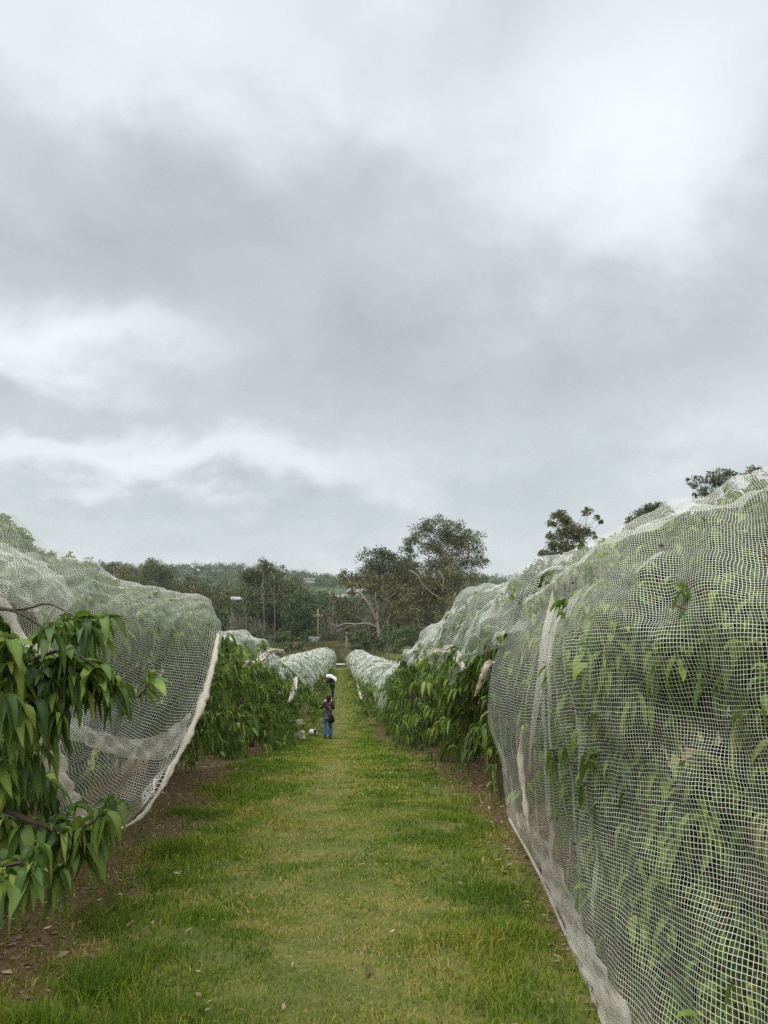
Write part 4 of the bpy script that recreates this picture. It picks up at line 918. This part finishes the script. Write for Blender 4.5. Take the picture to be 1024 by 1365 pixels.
# ------------------------------------------------------------------ poles and rail
def pole(px, top, d, r, label, arms, name='utility_pole'):
    b0 = PD(px, 860, d); b0[2] = gz(b0[0], b0[1]); tp = PD(px, top, d); e = tag(empty(name, b0), label, 'pole'); k = d / F
    m = MB(); m.tube([b0 - np.array([0, 0, .4]), (b0 + np.array([tp[0], b0[1], tp[2]])) / 2, np.array([tp[0], b0[1], tp[2]])], [r, r * .88, r * .75], 10); m.build('post', M['pole'], e)
    for dy, w in arms:
        z = tp[2] - dy * k; m = MB(); m.box((tp[0], b0[1] - r - .07, z), (w * k / 2, .06, .07)); arm = m.build('crossarm', M['pole'], e, smooth=False)
        for q in (-.85, -.3, .3, .85):
            m = MB(); m.tube([(tp[0] + q * w * k / 2, b0[1] - r - .07, z + .07), (tp[0] + q * w * k / 2, b0[1] - r - .07, z + .26)], [.06, .04], 7); o = m.build('insulator', M['metal']); o.parent = arm
pole(424, 812, 113, .13, 'tall wooden power pole with crossarm past the end of the left-hand row', [(9, 13)])
pole(462, 846, 101, .09, 'short grey post near the end of the right-hand row', [(3, 3)], 'post_with_lamp') if False else None
b0 = PD(462, 880, 100); b0[2] = gz(b0[0], b0[1]); tp = PD(462, 846, 100); m = MB(); m.tube([b0 - np.array([0, 0, .3]), tp], [.10, .08], 8); m.tube([tp, tp + np.array([0, 0, .35])], [.17, .13], 8)
tag(m.build('post', M['pole'], origin=b0), 'thin grey post with a knob on top at the end of the right-hand row', 'post')
r = tag(empty('rail', PD(455, 893, 88)), 'low white rail across the far end of the grass alley', 'rail'); r.location.z = gz(r.location.x, r.location.y)
L_, R_ = PD(446, 893.5, 88), PD(463, 893.5, 88); L_[2] = R_[2] = gz((L_[0] + R_[0]) / 2, 88) + .55; m = MB(); m.tube([L_, R_], [.07, .07], 8); m.build('bar', M['white'], r)
for q in (L_, R_): m = MB(); m.tube([np.array([q[0], q[1], gz(q[0], q[1]) - .2]), q + np.array([0, 0, .1])], [.06, .06], 8); m.build('post', M['white'], r)

# ================================================================== PEOPLE
def skin(verts, edges, radii, name, mat, parent, rot, loc, sub=2, extra=None):
    me = bpy.data.meshes.new(name); me.from_pydata([Vector(v) for v in verts], edges, [])
    o = bpy.data.objects.new(name, me); COL.objects.link(o)
    md = o.modifiers.new('s', 'SKIN'); o.modifiers.new('b', 'SUBSURF').levels = sub
    sv = me.skin_vertices[0].data
    for i, r_ in enumerate(radii): sv[i].radius = (r_, r_) if not isinstance(r_, tuple) else r_
    sv[0].use_root = True
    bpy.context.view_layer.update()
    dg = bpy.context.evaluated_depsgraph_get(); m2 = bpy.data.meshes.new_from_object(o.evaluated_get(dg))
    bpy.data.objects.remove(o, do_unlink=True)
    if extra is not None:
        import bmesh
        bm = bmesh.new(); bm.from_mesh(m2); bm.from_mesh(extra); bm.to_mesh(m2); bm.free()
    m2.materials.clear(); m2.materials.append(mat)
    for p in m2.polygons: p.use_smooth = True
    o = bpy.data.objects.new(name, m2); COL.objects.link(o)
    if parent is None: o.location = loc; o.rotation_euler.z = rot
    else: o.parent = parent
    return o
def hands(specs):
    m = MB()
    for c, d in specs:
        c = np.array(c, float); d = unit(np.array(d, float)); sd = unit(np.cross(d, np.array([0, 0, 1.])))
        m.tube([c - d * .02, c + d * .04, c + d * .085], [.026, .036, .032], 8)
        for k, (o_, l) in enumerate(zip((-.027, -.009, .009, .027), (.066, .078, .072, .055))):
            b_ = c + d * .08 + sd * o_; m.tube([b_, b_ + d * l * .55 + np.array([0, 0, -.012]), b_ + d * l * .9 + np.array([0, 0, -.035])], [.010, .009, .007], 6)
        b_ = c + d * .02 + sd * .03; m.tube([b_, b_ + sd * .03 + d * .03, b_ + sd * .035 + d * .06], [.012, .010, .008], 6)
    return m.mesh('h')
M['skin'] = plain('skin', (.45, .27, .19), .55, .35, (.38, .22, .16), 20, .02); M['hair'] = plain('dark hair', (.022, .016, .013), .6, .4, (.010, .008, .007), 60, .4)
M['jeans'] = plain('blue denim', (.075, .155, .34), .85, .2, (.05, .11, .26), 12, .2)
mt, t_ = newmat('patterned jacket cloth'); co = objco(t_); n_ = t_.noise(co, 11, 4, .6); finish(t_, princ(t_, t_.ramp(n_, [(.40, (.030, .022, .022)), (.52, (.085, .055, .052)), (.60, (.16, .11, .10)), (.68, (.30, .24, .22))]), .85, .2)); M['jacket'] = mt
M['shoe'] = plain('dark blue shoe', (.04, .05, .10), .7, .3)
loc = PD(437, 980, 28.0); loc[2] = gz(loc[0], loc[1])
RZ = math.radians(22)
head = [(0, .005, 1.45), (0, .012, 1.53)]
bv = [(0, 0, .90), (0, 0, 1.08), (0, 0, 1.24), (0, -.01, 1.36), (0, 0, 1.44), (0, .015, 1.50), (0, .015, 1.575),
      (-.155, 0, 1.34), (-.235, .06, 1.10), (-.17, .27, 1.13), (.155, 0, 1.34), (.225, .0, 1.09), (.15, .18, 1.02),
      (-.09, 0, .84), (-.10, .01, .47), (-.10, -.02, .09), (-.105, .12, .035), (.09, 0, .84), (.10, .01, .47), (.10, -.02, .09), (.105, .12, .035)]
be = [(0, 1), (1, 2), (2, 3), (3, 4), (4, 5), (5, 6), (3, 7), (7, 8), (8, 9), (3, 10), (10, 11), (11, 12), (0, 13), (13, 14), (14, 15), (15, 16), (0, 17), (17, 18), (18, 19), (19, 20)]
brd = [.13, .115, .13, .11, .05, .075, .075, .055, .043, .03, .055, .043, .03, .09, .06, .045, .038, .09, .06, .045, .038]
p1 = skin(bv, be, brd, 'person', M['skin'], None, RZ, loc, extra=hands([((-.165, .28, 1.13), (.1, 1, .15)), ((.145, .19, 1.015), (-.5, 1, -.1))]))
tag(p1, 'person in dark patterned jacket and blue jeans standing in the grass alley', 'person')
jv = bv[:4] + [bv[7], bv[8], (-.182, .23, 1.125), bv[10], bv[11], (.165, .14, 1.035), (0, 0, .74)]
skin(jv, [(0, 1), (1, 2), (2, 3), (3, 4), (4, 5), (5, 6), (3, 7), (7, 8), (8, 9), (0, 10)], [(.175, .15), (.16, .14), (.16, .14), (.125, .115), .075, .06, .046, .075, .06, .046, (.185, .155)], 'jacket', M['jacket'], p1, 0, loc)
skin([(0, 0, .88)] + bv[13:16] + bv[17:20], [(0, 1), (1, 2), (2, 3), (0, 4), (4, 5), (5, 6)], [(.14, .12), .098, .074, .09, .098, .074, .09], 'jeans', M['jeans'], p1, 0, loc)
skin([(0, -.02, 1.60), (0, -.035, 1.53), (0, -.05, 1.42), (0, -.06, 1.32)], [(0, 1), (1, 2), (2, 3)], [.098, .112, .095, .06], 'hair', M['hair'], p1, 0, loc)
for q in (-.1025, .1025):
    m = MB(); m.tube([(q, -.07, .04), (q, .03, .05), (q, .13, .04), (q, .17, .035)], [.045, .05, .045, .02], 8); o = m.build('shoe', M['shoe']); o.parent = p1
# face on the far side (towards the tree): eyes, nose, mouth, ears as one mesh of small forms
m = MB(); m.tube([(0, .082, 1.53), (0, .105, 1.51)], [.010, .016], 6)
for q in (-.032, .032): m.tube([(q, .078, 1.548), (q, .088, 1.548)], [.012, .010], 8)
for q in (-.078, .078): m.tube([(q, .015, 1.505), (q * 1.1, .005, 1.53), (q, .015, 1.555)], [.010, .014, .010], 6)
m.tube([(-.022, .083, 1.478), (0, .088, 1.476), (.022, .083, 1.478)], [.006, .008, .006], 6); o = m.build('face', M['skin']); o.parent = p1
# bag on the hip
bc = Matrix.Translation(Vector(loc)) @ Matrix.Rotation(RZ, 4, 'Z')
bag = tag(empty('shoulder_bag', bc @ Vector((.06, -.21, .76))), 'black shoulder bag hanging behind the hip of the person in the patterned jacket', 'bag'); bag.rotation_euler.z = RZ
skin([(-.10, 0, .02), (0, 0, .0), (.10, 0, .02), (0, 0, .10)], [(0, 1), (1, 2), (1, 3)], [(.11, .19), (.12, .2), (.11, .19), (.08, .12)], 'pouch', M['dark'], bag, 0, loc)
m = MB(); P, q_ = catmull(np.array([(-.13, .02, .12), (-.20, .04, .42), (-.13, .12, .60), (.0, .36, .50), (.10, .40, .30), (.12, .15, .10)]), 5, 0); m.tube(P, .014, 6); o = m.build('strap', M['dark']); o.parent = bag
# second person, bending into the left-hand row
loc2 = PD(443, 927, 47.0); loc2[2] = gz(loc2[0], loc2[1])
v2 = [(0, 0, .86), (-.02, .03, 1.02), (-.08, .06, 1.17), (-.14, .08, 1.26), (-.19, .09, 1.32), (-.24, .10, 1.36), (-.28, .10, 1.40),
      (-.13, -.10, 1.24), (-.25, -.13, 1.02), (-.44, -.06, 1.06), (-.13, .26, 1.24), (-.28, .28, 1.04), (-.47, .2, 1.12),
      (0, -.09, .82), (.03, -.10, .46), (.02, -.10, .08), (-.10, -.11, .035), (0, .09, .82), (.03, .10, .46), (.02, .10, .08), (-.10, .11, .035)]
p2 = skin(v2, be, brd, 'person', M['skin'], None, 0, loc2, extra=hands([((-.45, -.06, 1.06), (-1, .1, .1)), ((-.48, .2, 1.12), (-1, 0, .2))]))
tag(p2, 'person in dark clothes with white cloth over head, bending into the left-hand row', 'person')
jv = [v2[0], v2[1], v2[2], v2[3], v2[7], v2[8], (-.40, -.07, 1.055), v2[10], v2[11], (-.43, .22, 1.10)]
skin(jv, [(0, 1), (1, 2), (2, 3), (3, 4), (4, 5), (5, 6), (3, 7), (7, 8), (8, 9)], [.17, .165, .165, .12, .08, .065, .05, .08, .065, .05], 'jacket', M['dark'], p2, 0, loc2)
M['navy'] = plain('dark navy trousers', (.02, .03, .06), .85, .2)
skin([v2[0]] + v2[13:16] + v2[17:20], [(0, 1), (1, 2), (2, 3), (0, 4), (4, 5), (5, 6)], [.15, .105, .08, .075, .105, .08, .075], 'trousers', M['navy'], p2, 0, loc2)
G = []
for sx in np.linspace(0, 1, 7):
    X0 = -.40 + .66 * sx; zc = 1.50 - .05 * sx - .42 * max(0, sx - .45) ** 1.2 - .10 * max(0, .2 - sx)
    w = .11 + .07 * sx
    G.append([(X0, .08 - w, zc - .16), (X0, .08 - w * .8, zc - .05), (X0, .08, zc + .02), (X0, .08 + w * .8, zc - .05), (X0, .08 + w, zc - .16)])
S, U, V = sheet(np.array(G), 6, 6, lambda U, V, S, a, b: .015 * waves(U, V, .25, 95, 2)); m = MB(); sheet_mesh(m, S, U, V); o = m.build('white_cloth', M['white']); o.parent = p2
# white tub lying on the grass
c = PD(417, 972, 29.5); c[2] = gz(c[0], c[1]); r = tag(empty('tub', c), 'small white tub tipped over on the grass left of the standing person', 'tub'); r.rotation_euler.z = 1.05; r.scale = (.85, .85, .85)
th = np.linspace(0, 2 * PI, 20, endpoint=False); prof = [(0, .105), (.02, .115), (.26, .145), (.275, .155), (.275, .135), (.05, .105)]; V = []; Q = []
for k, (h, rr) in enumerate(prof): V += [(rr * math.cos(a), -h + .13, rr * math.sin(a) + .14) for a in th]
for k in range(len(prof) - 1): Q += [(k * 20 + i, k * 20 + (i + 1) % 20, k * 20 + 20 + (i + 1) % 20, k * 20 + 20 + i) for i in range(20)]
m = MB(); m.add(V, [np.array(Q), np.arange(20)[None], np.arange(100, 120)[None]]); o = m.build('shell', M['white']); o.parent = r
m = MB(); m.tube([(0, -.10, .14), (0, -.105, .14)], [.128, .128], 20); o = m.build('shade_disc', M['dark']); o.parent = r  # dark disc set in the mouth, standing for the tub's shaded inside
# white scraps of net lying under the left row
for px, py, d, lb in ((401, 983, 27, 'white scrap of net on the grass at the foot of the left-hand row'), (398, 968, 28, 'second white scrap of net caught low in the left-hand row leaves'), (372, 925, 21, 'white torn net scrap hanging among the left-hand leaves')):
    c = PD(px, py, d); c[2] = max(c[2], gz(c[0], c[1]) + .04); G = [[c + np.array([i * .09 - .14 + rng.normal(0, .03), rng.normal(0, .05), j * .08 + rng.normal(0, .03)]) for j in range(4)] for i in range(4)]
    S, U, V = sheet(np.array(G), 5, 5); m = MB(); sheet_mesh(m, S, U, V); tag(m.build('net_scrap', M['netroll'], uv=True, origin=c), lb, 'net scrap', 'scraps of white net')

# ================================================================== HAZE, SKY, SUN, CAMERA
bpy.context.view_layer.update()
hm = bpy.data.materials.new('haze'); hm.use_nodes = True; nt = hm.node_tree; nt.nodes.clear()
pv = nt.nodes.new('ShaderNodeVolumePrincipled'); pv.inputs['Color'].default_value = (.86, .91, .95, 1); pv.inputs['Density'].default_value = .00018; pv.inputs['Anisotropy'].default_value = .1
ou = nt.nodes.new('ShaderNodeOutputMaterial'); nt.links.new(pv.outputs[0], ou.inputs['Volume'])
m = MB(); zlo = min(min((o.matrix_world @ Vector(c))[2] for c in o.bound_box) for o in bpy.data.objects if o.type == 'MESH') - 1.0
zhi = max(max((o.matrix_world @ Vector(c))[2] for c in o.bound_box) for o in bpy.data.objects if o.type == 'MESH') + 1.5
print('haze', zlo, zhi)
m.box((0, 725, (zlo + zhi) / 2), (1530, 815, (zhi - zlo) / 2)); hz = m.build('haze', hm, smooth=False); hz['kind'] = 'stuff'; hz['label'] = 'thin pale haze over the distant hills'; hz['category'] = 'haze'

W = bpy.data.worlds.new('World'); SC.world = W; W.use_nodes = True; W.node_tree.nodes.clear(); t = NT(W.node_tree)
SUN_EL, SUN_AZ = math.radians(62), math.radians(-150)
sky = t.new('ShaderNodeTexSky', sky_type='NISHITA'); sky.sun_disc = False; sky.sun_elevation = SUN_EL; sky.sun_rotation = SUN_AZ
gc = t.new('ShaderNodeTexCoord').outputs['Generated']
sx = t.new('ShaderNodeSeparateXYZ'); t.l.new(gc, sx.inputs[0]); dx, dy, dz = sx.outputs
az = t.m('ARCTAN2', dx, dy); el = t.m('ARCSINE', dz)
zc = t.m('ADD', t.m('MAXIMUM', dz, 0), .5)
cv = t.new('ShaderNodeCombineXYZ'); t.l.new(t.m('DIVIDE', dx, zc), cv.inputs[0]); t.l.new(t.m('DIVIDE', dy, zc), cv.inputs[1])
n1 = t.noise(cv.outputs[0], 2.1, 7, .52, .35); n2 = t.noise(cv.outputs[0], 5.0, 6, .55, .2); n3 = t.noise(cv.outputs[0], .45, 3, .5)
azw = t.m('ADD', az, t.m('MULTIPLY', t.m('SUBTRACT', n1, .5), .34)); elw = t.m('ADD', el, t.m('MULTIPLY', t.m('SUBTRACT', n2, .5), .20))
def aev(px, py):
    a, b_ = ray(px, py); return math.atan2(a, 1), math.atan(b_ / math.hypot(a, 1))
v = t.m('ADD', .50, t.m('MULTIPLY', t.m('SUBTRACT', n1, .5), .28))
v = t.m('ADD', v, t.m('MULTIPLY', t.m('SUBTRACT', n2, .5), .42))
v = t.m('ADD', v, t.m('MULTIPLY', t.m('SUBTRACT', t.noise(cv.outputs[0], 12., 6, .62), .5), .20))
v = t.m('ADD', v, t.m('MULTIPLY', t.m('SUBTRACT', n3, .5), .16))
# (px, py, half-width px, half-height px, strength, tilt) of the broad bright and dark cloud masses, as directions
for px, py, wx, wy, am, rot in ((150, 30, 260, 90, .20, 0), (330, 90, 200, 80, .12, 0), (800, 200, 190, 130, .34, -.5), (930, 110, 140, 110, .22, 0), (560, 150, 80, 60, .10, 0), (250, 260, 210, 110, -.17, 0), (60, 350, 170, 70, -.14, 0), (470, 300, 150, 120, -.08, 0), (560, 500, 330, 110, -.22, -.1), (650, 70, 130, 60, -.16, .3), (1000, 290, 90, 150, -.20, 0), (70, 460, 150, 45, .34, .1), (180, 440, 120, 30, .16, .2), (90, 552, 170, 26, -.20, 0), (210, 600, 230, 34, .30, .05), (420, 620, 160, 30, .12, 0), (250, 672, 320, 24, -.12, 0), (860, 540, 260, 60, .02, 0), (930, 440, 160, 70, -.12, 0), (950, 560, 130, 50, .14, 0), (650, 690, 420, 30, -.03, 0), (512, -250, 700, 200, .12, 0)):
    a0, e0 = aev(px, py); sa = wx / F; se = wy / F * .95
    da, de = t.m('SUBTRACT', azw, a0), t.m('SUBTRACT', elw, e0)
    if rot:
        c_, s_ = math.cos(rot), math.sin(rot)
        da, de = t.m('ADD', t.m('MULTIPLY', da, c_), t.m('MULTIPLY', de, s_)), t.m('SUBTRACT', t.m('MULTIPLY', de, c_), t.m('MULTIPLY', da, s_))
    q = t.m('ADD', t.m('POWER', t.m('ABSOLUTE', t.m('DIVIDE', da, sa)), 2.0), t.m('POWER', t.m('ABSOLUTE', t.m('DIVIDE', de, se)), 2.0))
    v = t.m('ADD', v, t.m('MULTIPLY', t.m('EXPONENT', t.m('MULTIPLY', q, -.8)), am))
cloud = t.ramp(v, [(.12, (.305, .335, .346)), (.45, (.420, .456, .469)), (.68, (.543, .575, .591)), (.95, (.643, .669, .687))])
# thin veil of real sky colour through the cloud
ss = t.new('ShaderNodeVectorMath', operation='SCALE'); t.l.new(sky.outputs[0], ss.inputs[0]); ss.inputs['Scale'].default_value = .08
mixc = t.mix(.94, ss.outputs[0], cloud)
# overcast dome: unseen sky overhead and round the sun raised to light the ground
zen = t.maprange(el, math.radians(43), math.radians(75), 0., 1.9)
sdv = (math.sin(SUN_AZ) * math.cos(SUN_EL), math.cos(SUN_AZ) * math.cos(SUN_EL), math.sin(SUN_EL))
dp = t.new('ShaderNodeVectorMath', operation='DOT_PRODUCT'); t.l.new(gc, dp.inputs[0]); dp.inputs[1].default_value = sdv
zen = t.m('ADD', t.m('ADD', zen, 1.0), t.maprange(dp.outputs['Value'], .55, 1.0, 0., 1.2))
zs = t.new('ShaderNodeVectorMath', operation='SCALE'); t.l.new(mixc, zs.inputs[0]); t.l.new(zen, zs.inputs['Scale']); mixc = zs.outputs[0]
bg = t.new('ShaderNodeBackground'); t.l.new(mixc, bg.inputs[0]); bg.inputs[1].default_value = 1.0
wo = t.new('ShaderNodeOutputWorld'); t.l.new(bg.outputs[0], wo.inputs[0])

sl = bpy.data.lights.new('sun', 'SUN'); sl.energy = 1.5; sl.angle = math.radians(50); sl.color = (1, .95, .86)
so = bpy.data.objects.new('sun', sl); COL.objects.link(so); so.location = (0, 0, 50)
dirv = Vector((math.sin(SUN_AZ) * math.cos(SUN_EL), math.cos(SUN_AZ) * math.cos(SUN_EL), math.sin(SUN_EL)))
so.rotation_euler = dirv.to_track_quat('Z', 'Y').to_euler()

cd = bpy.data.cameras.new('camera'); co_ = bpy.data.objects.new('camera', cd); COL.objects.link(co_)
co_.location = (0, 0, EYE); co_.rotation_euler = (PI / 2 + PITCH, 0, 0)
cd.sensor_fit = 'VERTICAL'; cd.sensor_height = 36; cd.sensor_width = 27; cd.lens = 36 * F / 1365; cd.clip_start = .05; cd.clip_end = 8000
SC.camera = co_
SC.render.resolution_x, SC.render.resolution_y = 768, 1024
SC.view_settings.view_transform = 'Standard'; SC.view_settings.look = 'None'; SC.view_settings.exposure = .6; SC.view_settings.gamma = 1
c = SC.cycles
SC.render.engine = 'CYCLES'
c.max_bounces = 8; c.diffuse_bounces = 3; c.glossy_bounces = 2; c.transmission_bounces = 4; c.transparent_max_bounces = 24; c.volume_bounces = 1
c.use_denoising = False
c.use_adaptive_sampling = True; c.adaptive_threshold = .005
c.caustics_reflective = False; c.caustics_refractive = False
